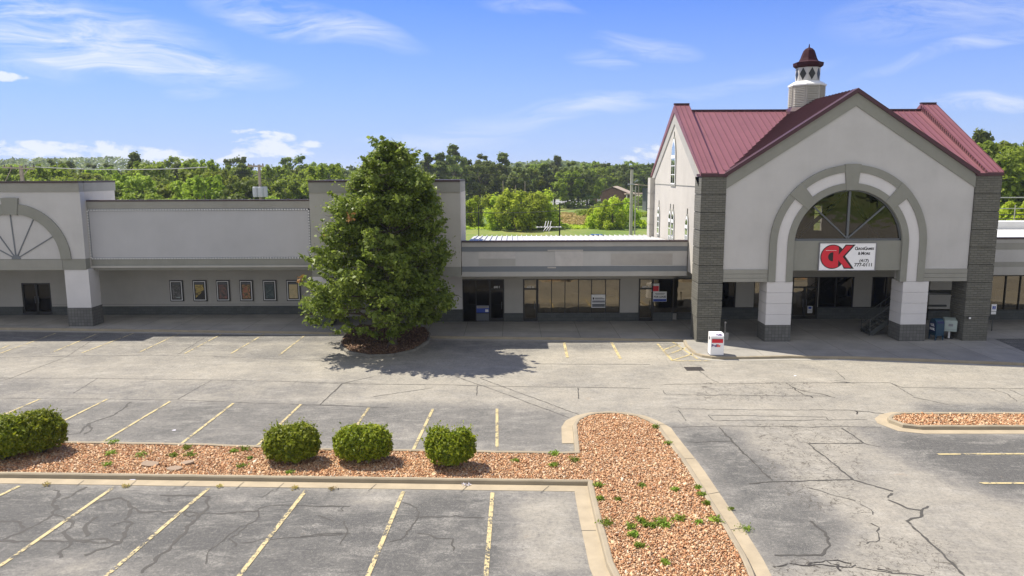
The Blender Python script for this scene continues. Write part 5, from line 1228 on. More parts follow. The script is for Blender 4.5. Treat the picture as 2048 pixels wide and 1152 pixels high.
for i in range(120):                                 # sprays that break the outline
    z = pz_[0]+(pz_[-1]-pz_[0])*random.random()**1.1; az = random.uniform(0, 2*math.pi); r0_ = crown_r(az, z)*.8; L_ = random.uniform(.3, .85)
    for k in range(4):
        t = k/3; clus.append((Vector((math.cos(az)*(r0_+L_*t), math.sin(az)*(r0_+L_*t), min(pz_[-1]+.15, z+.55*t*L_))), .22-.10*t, -1.0))
cl2 = []
for c, r_, d in clus:
    if d < 0: cl2.append((c, r_, 1.0)); continue
    az = math.atan2(c.y, c.x); rc = math.hypot(c.x, c.y); mx = max(.1, crown_r(az, min(c.z+.45, pz_[-1]))*random.choice((.66, .8, .9, .96, 1.0))); zt = min(c.z, pz_[-1]-.25)
    if rc > mx: c = Vector((c.x*mx/rc, c.y*mx/rc, zt))
    else: c = Vector((c.x, c.y, zt))
    cl2.append((c, r_*(.6+.4*min(1, (pz_[-1]-zt)/3)), d))
def gap(c): return math.sin(c.x*1.5+c.z*.9+1)*math.sin(c.y*1.7-c.z*.6)*1.0+math.sin(c.z*1.9+c.x*1.1+2.1)*math.sin(c.x*1.9-c.y*1.3+.5)
clus = [q for q in cl2 if q[2] == 1.0 and random.random() < .8 or gap(q[0]) < .50]
cs = []; nr = []
for c, r_, d in clus:
    n = int(66*d*(r_/.4)**2)+10; q = RNG.normal(0, 1, (n, 3))*np.array([r_*.55, r_*.55, r_*.30]); cs.append(q+np.array(c)); nr.append(q/(np.linalg.norm(q, axis=1)[:, None]+1e-6)*.5+np.array([0, 0, .75]))
cs = np.concatenate(cs); nr = np.concatenate(nr)
k = (cs[:, 2] > .45); cs = cs[k]; nr = nr[k]
print('tree leaves', len(cs))
V, F = leaves(cs, .108, nr, .4, 1.55); npmesh('crown', V, F, M['leaf_tree'], tree)
for j, (x, y) in enumerate([(655, 475), (600, 560), (700, 437)]):
    p = P(x, y, Yt-.4 if j != 2 else Yt-2.6)-Vector((tp.x, Yt, .15)); n = 26; q = RNG.normal(0, .12, (n, 3))+np.array(p); V, F = leaves(q, .11, np.tile([0, -.5, .5], (n, 1)), .3); npmesh('dead_leaves', V, F, M['leaf_dry'], tree)
# clipped shrubs
def shrub(lobes, n, size=.043):
    """lobes: (x,y,z,rx,ry,rz)"""
    cs = []; nr = []
    vol = sum(l[3]*l[4] for l in lobes)
    for (x, y, z, a, b, c) in lobes:
        m_ = int(n*a*b/vol); d = RNG.normal(0, 1, (m_, 3)); d /= np.linalg.norm(d, axis=1)[:, None]
        d[:, 2] = np.where(d[:, 2] < -.5, -d[:, 2]*.5, d[:, 2])
        az = np.arctan2(d[:, 1], d[:, 0]); lump = 1+.06*np.sin(az*5+d[:, 2]*4+x*9)*np.sin(d[:, 2]*6+x)+.045*np.sin(az*13-d[:, 2]*9+y)+.035*np.sin(d[:, 2]*19+az*7)
        r_ = (1-np.abs(RNG.normal(0, .11, m_)))*lump+(RNG.random(m_) < .12)*RNG.uniform(0, .13, m_)
        cs.append(np.array([x, y, z])+d*r_[:, None]*np.array([a, b, c])); nr.append(d*.7+np.array([0, 0, .5]))
    for (x, y, z, a, b, c) in lobes:                    # stray shoots sticking out
        for _ in range(34):
            d = RNG.normal(0, 1, 3); d[2] = abs(d[2])*.9+.1; d /= np.linalg.norm(d); L = RNG.uniform(.06, .22); t = np.linspace(0, 1, 9)[:, None]
            cs.append(np.array([x, y, z])+d*np.array([a, b, c])*.93+(d+np.array([0, 0, .5]))*t*L+RNG.normal(0, .018, (9, 3))); nr.append(np.tile(d, (9, 1)))
    cs = np.concatenate(cs); nr = np.concatenate(nr); hole = np.sin(cs[:, 0]*9+cs[:, 2]*5)*np.sin(cs[:, 1]*8+1)*np.sin(cs[:, 2]*10+cs[:, 0]*4); k = (cs[:, 2] > .03) & ~((hole > .45) & (RNG.random(len(cs)) < .75))
    return leaves(cs[k], size, nr[k], .4, 1.7)
def bush(px, py, lobes, label, n=27000):
    p = G(px, py, .11); e = empty('shrub', (p.x, p.y, .11), label=label, cat='shrub', group='clipped shrubs in the rock bed')
    V, F = shrub(lobes, n); npmesh('foliage', V, F, M['leaf_bush'], e)
    mb = MB()
    for i in range(9):
        a = i*.7; mb.tube((.08*math.cos(a), .08*math.sin(a), 0), (lobes[i % len(lobes)][0]+.4*math.cos(a), .35*math.sin(a), .75), .025, .008, 5, False)
    mb.build('stems', M['trunk_bark'], e)
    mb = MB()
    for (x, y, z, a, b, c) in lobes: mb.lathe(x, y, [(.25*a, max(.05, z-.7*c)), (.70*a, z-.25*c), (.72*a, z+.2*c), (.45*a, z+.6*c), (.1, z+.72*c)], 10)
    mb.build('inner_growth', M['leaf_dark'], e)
bush(585, 922, [(-.34, 0, .60, .62, .62, .66), (.30, 0, .64, .68, .64, .72), (0, -.1, .5, .8, .6, .6)], 'dark green rounded double-lobed shrub, leftmost of the three near the row centre')
bush(727, 922, [(-.36, 0, .60, .64, .62, .66), (.36, .02, .60, .66, .62, .68), (0, -.05, .58, .8, .62, .68)], 'broad flat-topped round shrub, middle of the three near the row centre')
bush(900, 933, [(-.40, .1, .68, .44, .5, .66), (.44, .05, .70, .44, .5, .64), (0, -.15, .56, .66, .5, .58), (-.1, .1, .7, .4, .4, .5)], 'ragged shrub with a dip in its top, nearest the head of the island')
bush(88, 904, [(-.1, 0, .70, .86, .80, .84), (-.55, -.15, .68, .5, .6, .78)], 'big dark shrub standing right behind the leftmost one at the frame edge', 26000)
bush(15, 918, [(0, 0, .72, .84, .80, .84), (-.8, -.1, .66, .7, .7, .75)], 'big light green shrub cut by the left edge of the photo', 30000)
# weeds
def weed(px, py, s_, label, m_='leaf_weed', z=.13, n=130, grass=False):
    s_ *= .72; p = G(px, py, z); q = RNG.normal(0, 1, (n, 3))*np.array([s_*.42, s_*.42, s_*.16])+np.array([0, 0, s_*.25]); q[:, 2] = np.abs(q[:, 2])
    nr = np.tile([0, 0, .7], (n, 1)) if not grass else RNG.normal(0, 1, (n, 3))*np.array([1, 1, .1])
    V, F = leaves(q, .032 if not grass else .022, nr, .4, 2.2 if not grass else 3.0); o = npmesh('weed', V, F, M[m_]); o.location = (p.x, p.y, z); tag(o, label, 'weed', 'weeds growing in the rock beds'); return o
wl = [(228, 886, .30, 'tuft'), (222, 908, .28, 'tuft'), (282, 912, .40, 'tuft'), (347, 912, .24, 'tuft'), (375, 897, .30, 'tuft'), (381, 911, .32, 'tuft'), (215, 930, .26, 't'), (484, 933, .28, 't'), (468, 903, .22, 't'), (490, 900, .30, 't'), (500, 917, .16, 't'), (579, 946, .18, 't'),
      (1109, 909, .30, 't'), (1149, 922, .34, 't'), (1107, 931, .24, 't'), (1032, 922, .18, 't'), (1196, 972, .26, 't'), (1285, 972, .18, 't'), (1350, 980, .2, 't'), (1212, 1048, .32, 't'), (1262, 1055, .26, 't'), (1281, 1041, .22, 't'), (1320, 1046, .30, 't'), (1332, 1052, .28, 't'), (1360, 1038, .28, 't'), (1398, 1045, .16, 't'), (1267, 1071, .26, 't'), (1277, 1092, .22, 't'), (1432, 1043, .38, 't'), (1414, 1008, .20, 't'), (1402, 990, .20, 't'), (1396, 976, .18, 't'), (1330, 1126, .18, 't'), (1312, 855, .26, 't'), (1336, 888, .24, 't'), (1199, 998, .2, 't'), (1236, 1000, .16, 't'), (1305, 1052, .2, 't'), (1292, 1051, .2, 't')]
for i, (x, y, s_, _) in enumerate(wl):
    where = ('beside its left kerb' if x < 1225 else 'nearest the bottom edge' if y > 1100 else 'lower left of the central cluster' if y > 1065 else 'low in the central cluster' if (1250 < x < 1310 and y > 1045) else 'between the kerb corner and the cluster' if y < 1010 and x < 1300 else 'above the central cluster' if y < 990 else 'in the right of the central cluster' if x < 1345 else 'just right of the central cluster' if x < 1380 else 'in the wide island')+' of the wide island' if (1180 <= x <= 1390 and y >= 950) else 'left of the clipped shrubs' if x < 520 else 'between the shrubs and the long kerb' if x < 700 else 'at the junction of the long bed and the island head' if x < 1180 else 'in the head of the wide island' if y < 950 else 'along the kerb of the wide island' if x > 1390 else 'in the wide part of the island'
    weed(x, y, s_, 'green weed '+where)
for x, y, lab in [(92, 971, 'yellowed grass tuft at the gutter edge, leftmost'), (251, 973, 'yellowed grass tuft at the gutter edge near the second parking line'), (588, 977, 'yellowed grass tuft at the gutter edge by the fourth parking line'), (664, 978, 'yellowed grass tuft at the gutter edge below the leftmost round shrub'), (440, 973, 'yellowed grass tuft at the gutter edge by the third parking line')]:
    weed(x, y, .20, lab, 'leaf_straw', .02, 60, True)
weed(1490, 1059, .34, 'green grass tuft on the right kerb of the wide island', 'leaf_weed', .02, 110, True); weed(1462, 1018, .16, 'tiny green tuft on the right gutter of the wide island', 'leaf_weed', .02, 60, True)
# ---- background trees: prototypes then copies
def crown_pts(nb, H_, Wd, shape, n, lean=0):
    cs = []; nr = []
    for i in range(nb):
        z = H_*random.uniform(.22, .93) if shape != 'willow' else H_*random.uniform(.08, .92)
        f = math.sin(math.pi*min(1, max(0, (z/H_-.08)/.98)))**.6 if shape != 'cone' else (1-z/H_)**.8+.1
        if shape == 'willow': f = (1-(z/H_)**3)**.5
        a = random.uniform(0, 6.283); r_ = Wd*f*random.uniform(.25, .95)**.6
        c = np.array([math.cos(a)*r_, math.sin(a)*r_, z]); R_ = Wd*random.uniform(.13, .30)*(.6+.4*f)
        d = RNG.normal(0, 1, (n//nb, 3)); d[:, 2] *= .9; d /= np.linalg.norm(d, axis=1)[:, None]; rad = np.abs(RNG.normal(.62, .34, n//nb))
        sz = np.array([R_, R_, R_*(.8 if shape != 'willow' else 1.25)])
        cs.append(c+d*rad[:, None]*sz); nr.append(d+np.array([0, 0, .5]))
    return np.concatenate(cs), np.concatenate(nr)
def bg_proto(H_, Wd, nb, n, ls, mname, shape='round'):
    e = empty('background_tree', (0, -300, 0)); cs, nr = crown_pts(nb, H_, Wd, shape, n)
    cs[:, 2] = np.maximum(cs[:, 2], .2)
    V, F = leaves(cs, ls, nr, .35, 1.3); npmesh('crown', V, F, M[mname], e)
    mb = MB(); mb.tube((0, 0, -.2), (0, 0, H_*.7), .028*H_, .008*H_, 7, False)
    for i in range(6): a = i*1.05; mb.tube((0, 0, H_*(.2+.07*i)), (Wd*.6*math.cos(a), Wd*.6*math.sin(a), H_*(.45+.07*i)), .012*H_, .004*H_, 5, False)
    mb.build('trunk', M['trunk_bark'], e); return e
protos = {}
protos['dark'] = [bg_proto(13, 5.2, 60, 6600, .40, 'leaf_dark'), bg_proto(14.5, 4.6, 58, 6600, .40, 'leaf_dark'), bg_proto(15, 3.6, 50, 5600, .38, 'leaf_dark', 'cone')]
protos['mid'] = [bg_proto(12, 5.4, 60, 6800, .40, 'leaf_mid'), bg_proto(10.5, 4.8, 56, 6400, .38, 'leaf_mid'), bg_proto(13.5, 5.0, 60, 6800, .40, 'leaf_mid')]
protos['lime'] = [bg_proto(6.8, 4.4, 40, 9000, .26, 'leaf_lime', 'willow'), bg_proto(7.2, 3.8, 36, 8500, .26, 'leaf_lime', 'willow')]
used = set()
def put(kind, x, y, s, label, group, z=-.06, var=None):
    i = random.randrange(len(protos[kind])) if var is None else var; src = protos[kind][i]
    if id(src) not in used: used.add(id(src)); o = src
    else:
        o = src.copy(); C.objects.link(o)
        for ch in src.children: c = ch.copy(); C.objects.link(c); c.parent = o
    o.location = (x, y, z); o.rotation_euler = (0, 0, random.uniform(0, 6.28)); o.scale = (s*random.uniform(.9, 1.12), s*random.uniform(.9, 1.12), s*random.uniform(.92, 1.1)); tag(o, label, 'tree', group); return o
def at_px(x, Y): return P(x, 350, Y).x
# left wood behind the cinema
kd = {'mid': 'bright green tree in the ', 'dark': 'dark green tree in the '}
rowname = {112: 'front row of the wood', 128: 'second row of the wood', 150: 'third row of the wood', 185: 'fourth row of the wood', 240: 'back row of the wood'}
def place(x, tab):
    for lim, s in tab:
        if x < lim: return s
GL = 'trees in the wood behind the cinema wing'
for Y, st_, sc_, kk in ((112, 46, .74, ('mid', 'mid', 'dark', 'mid')), (128, 44, .86, ('mid', 'dark', 'mid')), (150, 42, .93, ('dark', 'mid', 'mid')), (185, 36, 1.0, ('dark', 'mid')), (240, 30, 1.08, ('dark', 'mid'))):
    x = -40+random.uniform(0, 30)
    while x < 660:
        k = random.choice(kk); s = sc_*random.uniform(.88, 1.05)*(1.0 if x < 420 or Y > 140 else .86)
        if Y < 140 and x > 540: x += st_; continue
        put(k, at_px(x, Y+random.uniform(-6, 6)), Y+random.uniform(-6, 6), s, kd[k]+rowname[Y]+', '+place(x, ((60, 'by the stubby left pole'), (240, 'above the arch block'), (380, 'above the marquee\'s left part'), (500, 'left of the transformer pole'), (600, 'right of the transformer pole'), (9e9, 'behind the entrance block'))), GL)
        x += st_*random.uniform(.75, 1.3)
put('dark', at_px(15, 120), 120, 1.02, 'dark tall tree at the far left edge beside the bare pole', GL)
# middle wood
GM = 'trees on the far side of the field'
for Y, x0, x1, st_, sc_, kk in ((235, 840, 1190, 24, 1.0, ('dark', 'dark', 'mid')), (260, 840, 1010, 24, 1.22, ('dark',)), (300, 1185, 1330, 24, 1.0, ('mid', 'dark')), (330, 660, 1340, 22, 1.1, ('dark', 'mid')), (420, 600, 1340, 20, 1.2, ('dark', 'mid'))):
    x = x0
    while x < x1:
        k = random.choice(kk)
        put(k, at_px(x, Y), Y+random.uniform(-8, 8), sc_*random.uniform(.85, 1.1), kd[k]+{235: 'nearest', 260: 'tall left', 300: 'right', 330: 'deeper', 420: 'farthest'}[Y]+' far tree line, '+place(x, ((930, 'behind the leafy tree'), (1030, 'left of the small white house'), (1120, 'above the willow clump'), (1190, 'left of the brick house'), (9e9, 'behind the brick house'))), GM); x += st_*random.uniform(.8, 1.25)
GW = 'bright green willow-like trees in the field'
for x, Y, s, v in ((900, 150, .80, 0), (935, 146, .82, 1), (962, 150, .85, 0), (1002, 140, .96, 1), (1030, 137, 1.02, 0), (1062, 140, 1.0, 1), (1085, 143, .92, 0), (880, 140, .8, 1)):
    put('lime', at_px(x, Y), Y, s, {900: 'yellow-green willowy tree half hidden behind the entrance block', 935: 'yellow-green willowy tree just right of the entrance block', 962: 'yellow-green willowy tree behind the thin dark pole', 1002: 'left big yellow-green tree of the main willowy clump', 1030: 'tallest yellow-green tree of the main willowy clump', 1062: 'yellow-green tree right of the tallest in the willowy clump', 1085: 'rightmost yellow-green tree of the main willowy clump', 880: 'yellow-green willowy tree hidden behind the leafy tree'}[x], GW, var=v)
for x, Y, s, v in ((1203, 142, .60, 0), (1226, 140, .74, 1), (1243, 145, .78, 0), (1190, 146, .5, 1)):
    put('lime', at_px(x, Y), Y, s, {1203: 'second yellow-green tree right of the brown grass patch', 1226: 'yellow-green tree below the brick house', 1243: 'yellow-green tree touching the pale thick utility pole', 1190: 'small yellow-green tree right beside the brown grass patch'}[x], GW, var=v)
GR = 'trees behind the right wing'
for x, Y, s, k in ((1985, 118, 1.12, 'mid'), (2018, 125, 1.05, 'mid'), (2050, 118, 1.15, 'mid'), (1960, 150, 1.2, 'dark'), (2010, 160, 1.2, 'dark'), (2060, 150, 1.2, 'dark'), (1990, 200, 1.3, 'dark'), (2100, 130, 1.2, 'mid')):
    put(k, at_px(x, Y), Y, s, {1985: 'leafy tree just right of the brick column top, beyond the white roof', 2018: 'leafy tree in the middle above the white right roof', 2050: 'leafy tree cut by the right edge above the white roof', 1960: 'dark tree half hidden by the right end of the burgundy roof', 2010: 'dark tree behind the middle leafy tree above the white roof', 2060: 'dark tree beyond the right edge behind the leafy ones', 1990: 'farthest dark tree behind the right brick column', 2100: 'leafy tree just outside the right edge'}[x], GR)
for x, Y, s in ((1995, 92, .95), (2022, 96, .85), (2055, 90, .95), (2000, 80, .55)):
    put('lime', at_px(x, Y), Y, s, {1995: 'yellow-green tree next to the right brick column', 2022: 'middle yellow-green tree behind the white right roof', 2055: 'yellow-green tree at the right edge behind the white roof', 2000: 'lowest small yellow-green tree behind the white roof'}[x], GR)
# far wooded ridge: one mass
n = 60000; X = RNG.uniform(-620, 620, n); Y = 520+330*RNG.random(n)**1.6; Z = 6+8*np.sin(X*.011)+6*np.sin(X*.027+1)+(Y-520)*.035+-9*RNG.random(n)**1.5
V, F = leaves(np.stack([X, Y, np.maximum(Z, 1)], 1), 2.3, np.tile([0, -.6, .9], (n, 1)), .4, 1.2); o = npmesh('distant_woodland', V, F, M['leaf_dark']); tag(o, 'hazy line of far-off woodland on the horizon', 'woodland', kind='stuff')
mb = MB(); gx = np.linspace(-800, 800, 60)
for a, b in zip(gx[:-1], gx[1:]):
    h = lambda v: -5+8*math.sin(v*.011)+6*math.sin(v*.027+1)
    mb.poly([(a, 540, -2), (b, 540, -2), (b, 620, max(1, h(b))), (a, 620, max(1, h(a)))]); mb.poly([(a, 620, max(1, h(a))), (b, 620, max(1, h(b))), (b, 950, 6+h(b)), (a, 950, 6+h(a))])
tag(mb.build('hills', M['leaf_dark']), kind='structure')
# understorey, so that the field edge is not bare
def scrub(name, x0, x1, y0, y1, n, hgt, ls, m_, label):
    X = RNG.uniform(0, 1, n); Y = RNG.uniform(y0, y1, n); xa = x0+(x1-x0)*X; Z = hgt*np.abs(np.sin(xa*.35)*.5+np.sin(xa*.9+Y*.3)*.3+.5)*RNG.random(n)**.5
    V, F = leaves(np.stack([xa, Y, Z], 1), ls, np.tile([0, -.2, .9], (n, 1)), .4, 1.3); return tag(npmesh(name, V, F, M[m_]), label, 'undergrowth', kind='stuff')
scrub('undergrowth', -110, -18, 100, 118, 16000, 4.2, .38, 'leaf_mid', 'tangled green undergrowth below the wood behind the cinema')
scrub('undergrowth', -12, 40, 140, 148, 5000, 1.3, .30, 'leaf_lime', 'long grass and scrub around the willow-like trees')
scrub('dry_grass', 10, 21, 152, 196, 12000, .6, .35, 'leaf_straw', 'patch of tall brown dry grass between the willow-like trees')
scrub('undergrowth', 16, 36, 180, 192, 5000, 2.0, .4, 'leaf_mid', 'low green thicket in the middle of the field')
scrub('undergrowth', -50, 100, 225, 234, 12000, 3.2, .5, 'leaf_dark', 'dark undergrowth at the foot of the far tree line')
scrub('undergrowth', 62, 90, 84, 92, 5000, 4.0, .35, 'leaf_mid', 'green undergrowth behind the right wing')
# ------------------------------------------------------------------ beyond: road, houses, car, poles
a, b, c, d = G(1090, 399), G(1235, 399), G(1225, 411), G(1100, 411)
mb = MB(); mb.poly([(a.x, a.y, -.04), (b.x, b.y, -.04), (c.x, c.y, -.04), (d.x, d.y, -.04)]); tag(mb.build('road', M['roof_grey']), kind='structure')
def house(px, Y, wd, dp, hw, hr, wallm, roofm, label, rz=0.0, name='house', porch=False):
    x = at_px(px, Y); e = empty(name, (x, Y, -.06), rz, label=label, cat='house')
    mb = MB(); mb.box(-wd/2, wd/2, 0, dp, 0, hw); mb.prismY([(-wd/2, hw), (wd/2, hw), (0, hw+hr*.92)], .02, dp-.02); mb.build('walls', M[wallm], e)
    mb = MB()
    for s in (-1, 1): q = [(0, -.6, hw+hr), (s*(wd/2+.7), -.6, hw-.25), (s*(wd/2+.7), dp+.6, hw-.25), (0, dp+.6, hw+hr)]; mb.hexa(q, [(x_, y_, z_+.18) for x_, y_, z_ in q])
    mb.build('roof', M[roofm], e)
    for k, xx in enumerate((-wd*.3, wd*.02, wd*.3)): mb = MB(); mb.box(xx-.6, xx+.6, -.03, .0, .9, 2.2); mb.build('window', M['frame_grey'] if k else M['white_paint'], e)
    return e
house(1226, 250, 15, 14, 3.0, 3.0, 'brick_house', 'roof_shingle', 'brick house with tan gable roof across the field', R(-14))
house(1020, 255, 5.5, 8, 3.0, 1.4, 'white_paint', 'roof_grey', 'small white gabled house in front of the dark trees')
house(614, 210, 8, 8, 3.4, 1.5, 'white_paint', 'roof_grey', 'white house glimpsed left of the entrance block')
cpx = at_px(1283, 245); e = empty('open_shelter', (cpx, 245, -.06), label='low open shelter with thin posts right of the brick house', cat='shelter')
mb = MB(); mb.box(-5, 5, 0, 6, 3.6, 4.0); mb.build('roof', M['roof_shingle'], e)
for xx in (-4.6, -1.5, 1.5, 4.6): mb = MB(); mb.box(xx-.15, xx+.15, .1, .4, 0, 3.6); mb.build('post', M['white_paint'], e)
cpx = at_px(1297, 210); e = empty('house', (cpx, 210, -.06), label='tall house with sloping dark roof cut off by the white gable', cat='house'); mb = MB(); mb.box(-.5, 7, 0, 6, 0, 6.2); mb.build('walls', M['frame_grey'], e); mb = MB(); q = [(-3, -.5, 7.2), (8, -.5, 6.0), (8, 7, 6.0), (-3, 7, 7.2)]; mb.hexa(q, [(x, y, z+.25) for x, y, z in q]); mb.build('roof', M['roof_shingle'], e)
# distant water tower
e = empty('water_tower', (at_px(1124, 900), 900, 0), label='faint grey water tower poking above the far tree line', cat='water tower'); mb = MB(); mb.lathe(0, 0, [(1.5, 0), (1.5, 12), (4.6, 13.5), (4.6, 17), (2, 18.4)], 16); mb.build('tank', M['transformer_grey'], e)
def car(x, y, z, rz, paint, label, cat='car'):
    e = empty('parked_car', (x, y, z), rz, label=label, cat=cat)
    mb = MB(); pr = [(-2.2, .35), (2.2, .35), (2.25, .7), (2.1, .9), (1.2, .98), (-1.7, 1.0), (-2.2, .9), (-2.28, .6)]
    mb.prismY(pr, -.88, .88); mb.build('body', M[paint], e, bevel=.06)
    lo_ = [(-1.75, .98), (1.25, .96), (.55, 1.42), (-1.0, 1.46)]
    mb = MB(); mb.hexa([(x_, -.80, z_) if z_ < 1.2 else (x_, -.62, z_) for x_, z_ in lo_], [(x_, .80, z_) if z_ < 1.2 else (x_, .62, z_) for x_, z_ in lo_]); mb.build('windows', M['frame_dark'], e)
    mb = MB(); mb.hexa([(-1.05, -.64, 1.44), (.58, -.64, 1.40), (.58, .64, 1.40), (-1.05, .64, 1.44)], [(-.95, -.58, 1.50), (.48, -.58, 1.47), (.48, .58, 1.47), (-.95, .58, 1.50)])
    for s in (-1, 1): mb.bar((.55, s*.62, 1.42), (1.25, s*.79, .97), .06); mb.bar((-1.0, s*.62, 1.45), (-1.75, s*.79, .98), .08); mb.bar((-.2, s*.63, 1.45), (-.2, s*.81, .98), .06)
    mb.build('roof', M[paint], e)
    for xx in (-1.35, 1.4):
        for s in (-1, 1):
            mb = MB(); mb.tube((xx, s*.70, .33), (xx, s*.90, .33), .33, .33, 16); wh = mb.build('wheel', M['tyre'], e); mb = MB(); mb.tube((xx, s*.90, .33), (xx, s*.915, .33), .2, .2, 12); mb.build('rim', M['car_silver'], wh)
    for s in (-1, 1): mb = MB(); mb.box(2.16, 2.27, s*.65-.14, s*.65+.14, .66, .78); mb.build('headlight', M['white_shiny'], e)
    return e
car(at_px(1199, 108), 108, .0, R(4), 'car_blue', 'blue car parked beyond the pale metal roof')
for i, (x, y, rz, c_, lab) in enumerate([(12, -26, 8, 'car_white', 'white car parked behind the viewpoint, mirrored in the arched window'), (18, -27, 80, 'car_silver', 'silver car parked behind the viewpoint, mirrored in the arched window'), (23, -26, 95, 'car_black', 'black car parked behind the viewpoint, mirrored in the arched window'), (28.5, -27, 85, 'car_red', 'red car parked behind the viewpoint, mirrored in the arched window')]):
    car(x, y, 0, R(rz), c_, lab)
# mirrored tree line behind the viewpoint
for i in range(14):
    put('dark' if i % 3 else 'mid', -70+i*13, -122+random.uniform(-6, 6), 1.0, 'tree behind the viewpoint, seen only as a reflection in the glass', 'trees behind the viewpoint')
def pole(x, Y, ztop, r, label, m_='pole_wood', arm=None, name='utility_pole', z0=-.06):
    e = empty(name, (x, Y, z0), label=label, cat='pole' if name != 'utility_pole' else 'utility pole'); mb = MB(); mb.tube((0, 0, 0), (0, 0, ztop-z0), r, r*.75, 10); mb.build('pole', M[m_], e); return e
x = P(518, 330, 70).x; zt_ = P(518, 329, 70).z; e = pole(x, 70, zt_, .17, 'weathered utility pole with two transformer cans behind the marquee wall')
mb = MB(); mb.box(-1.0, .45, -.14, -.02, zt_-.18, zt_-.02); mb.build('crossarm', M['pole_wood'], e)
for xx in (-.95, -.45, .38): mb = MB(); mb.lathe(xx, -.08, [(.05, zt_-.02), (.07, zt_+.06), (.04, zt_+.16)], 8); mb.build('insulator', M['insulator'], e)
tz = P(518, 372, 70).z
for xx, yy in ((-.35, -.25), (.42, -.1), (.15, -.4)): mb = MB(); mb.lathe(xx, yy, [(.24, tz-.95), (.27, tz-.85), (.27, tz-.08), (.22, tz)], 14); mb.build('transformer', M['transformer_grey'], e)
mb = MB(); mb.bar((-.6, -.1, tz-.35), (.6, -.1, tz-.35), .09); mb.tube((-.45, -.05, tz+1.0), (-.1, 0, tz+1.1), .05, .05); mb.tube((-.7, -.1, tz+.9), (-.6, -.1, tz+1.2), .07, .05); mb.build('bracket', M['steel_dark'], e)
x = P(42, 335, 68).x; zt_ = P(42, 331, 68).z; e = pole(x, 68, zt_, .22, 'stubby utility pole with wide crossarm at the far left')
mb = MB(); mb.bar((-1.6, -.1, zt_-.1), (1.3, -.1, zt_-.25), .12); mb.bar((-.8, -.1, zt_-.2), (-1.8, -.1, zt_-1.9), .05); mb.bar((.2, -.1, zt_-.8), (.7, -.1, zt_-.3), .06); mb.build('crossarm', M['pole_wood'], e)
for xx in (-1.4, -.8, .5, 1.2): mb = MB(); mb.lathe(xx, -.1, [(.05, zt_-.15), (.08, zt_-.02), (.04, zt_+.12)], 8); mb.build('insulator', M['insulator'], e)
x = P(1264, 337, 92).x; zt_ = P(1264, 337, 92).z; e = pole(x, 92, zt_, .24, 'pale thick utility pole standing left of the white gable wall', 'pole_pale')
mb = MB(); mb.lathe(0, 0, [(.2, zt_-.05), (.26, zt_+.02), (.2, zt_+.18)], 10); mb.build('pole_cap', M['frame_dark'], e); mb = MB(); mb.box(-.5, .3, -.3, -.15, zt_-1.9, zt_-1.75); mb.tube((.3, -.2, zt_-1.6), (.7, -.3, zt_-1.35), .05, .12); mb.build('lamp_arm', M['transformer_grey'], e)
e = pole(P(1272, 380, 92).x, 92.3, P(1272, 372, 92).z, .09, 'thin grey conduit post close beside the pale thick pole', 'pole_pale', name='conduit_post')
e = pole(P(1119.5, 404, 78).x, 78, P(1119.5, 404, 78).z, .09, 'slim dark lamp post in front of the brown grass patch', 'frame_dark', name='lamp_post'); zz_ = P(1119.5, 404, 78).z; mb = MB(); mb.box(-.5, .1, -.15, .15, zz_-.02, zz_+.08); mb.build('lamp_head', M['white_paint'], e)
e = pole(P(957, 409, 75).x, 75, P(957, 408, 75).z, .05, 'thin dark pole in front of the willow clump', 'frame_dark', name='thin_pole')
for x_, yt, lab in ((1006, 362, 'distant pole left of the small white house'), (1050, 362, 'distant pole right of the small white house'), (1031, 370, 'distant pole touching the small white house')):
    pole(P(x_, yt, 215).x, 215, P(x_, yt, 215).z, .16, lab, 'pole_wood')
pole(P(1277.5, 367, 200).x, 200, P(1277.5, 367, 200).z, .14, 'distant brown pole beside the open shelter', 'pole_wood')
pole(P(2031, 410, 75).x, 75, P(2031, 410, 75).z, .06, 'thin pale post on the far side of the white right roof', 'pole_pale', name='thin_pole')
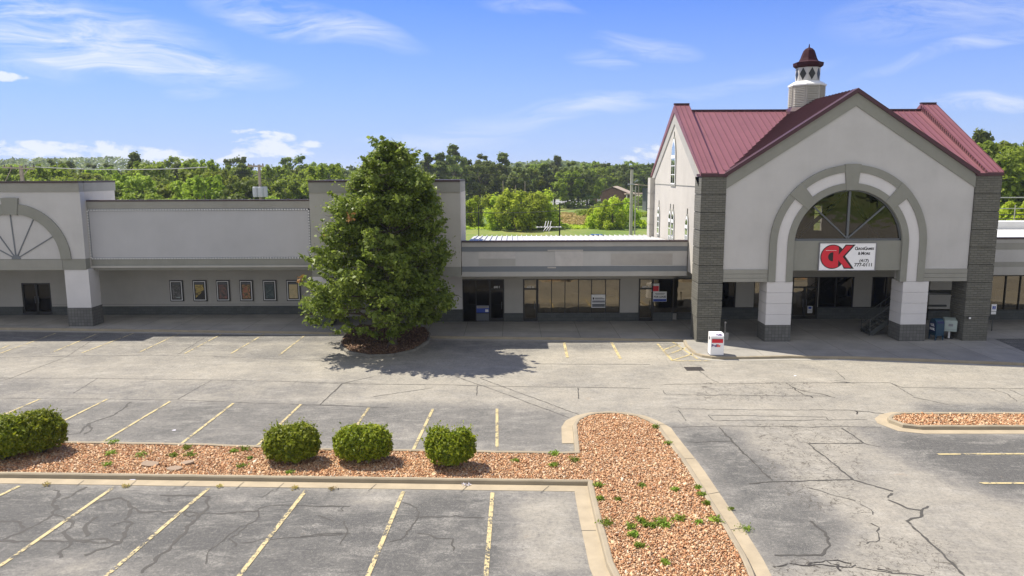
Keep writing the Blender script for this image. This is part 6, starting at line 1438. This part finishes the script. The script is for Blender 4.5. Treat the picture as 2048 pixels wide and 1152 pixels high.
def wire(p, q, sag, r, m_, label):
    p = Vector(p); q = Vector(q); mb = MB(); n = 14; pts = []
    for i in range(n+1): t = i/n; v = p.lerp(q, t); v.z -= sag*4*t*(1-t); pts.append(v)
    for i in range(n): mb.tube(pts[i], pts[i+1], r, r, 5, False)
    o = mb.build('overhead_wire', M[m_], None); tag(o, label, 'wire')
wire(P(60, 333, 68), P(415, 334, 69), .25, .035, 'wire_pale', 'pale overhead cable running from the far left pole above the cinema roof')
wire(P(910, 424, 92), P(1264, 404, 92), .55, .04, 'wire', 'dark sagging cable crossing in front of the willow-like trees')
wire(P(860, 348, 150), P(1300, 350, 150), .1, .035, 'wire', 'upper thin cable across the dark far trees')
wire(P(860, 352, 150), P(1300, 354, 150), .2, .03, 'wire', 'lower thin cable across the dark far trees')
for i, y in enumerate((394, 416, 428, 436)): wire(P(1950, y, 76), P(2120, y-2, 76), .1, .045 if i else .06, 'wire_pale' if i < 2 else 'wire', ['topmost pale', 'second pale', 'third dark', 'lowest dark'][i]+' cable behind the white roof at right')
# roof antenna
ap = P(1098, 472, 58); e = empty('roof_antenna', (ap.x, 58, 4.95), label='white television antenna standing on the pale metal roof', cat='antenna'); za = P(1098, 454, 58).z-4.95
mb = MB(); mb.tube((0, 0, 0), (0, 0, za+.1), .025, .02); mb.build('mast', M['pole_pale'], e)
mb = MB(); mb.bar((-1.0, 0, za), (.95, 0, za), .045)
for xx in (-.9, -.6, -.2, .2, .6, .9): mb.bar((xx, -.55, za+.01), (xx, .55, za+.01), .02)
for t in (-.35, -.15, .05): mb.bar((t, -.1, za), (t+.12, .1, za+.45), .035); mb.bar((t-.1, -.1, za-.3), (t+.15, .1, za), .03)
mb.build('elements', M['white_paint'], e)
for o in bpy.data.objects:
    if o.type == 'MESH' and 'kind' not in o and o.parent is None and 'label' not in o: print('UNTAGGED', o.name)

# ------------------------------------------------------------------ air
hm = bpy.data.materials.new('air'); hm.use_nodes = True; ht = NT(hm.node_tree); ht.n.remove(ht.n['Principled BSDF'])
pv = ht.new('ShaderNodeVolumePrincipled', {'Color': (.80, .88, 1.0, 1), 'Density': .00017, 'Anisotropy': .2}); ht.l.new(pv.outputs[0], ht.n['Material Output'].inputs['Volume'])
tag(MB().box(-2600, 2600, -700, 5100, -4, 60).build('haze', hm), kind='stuff')
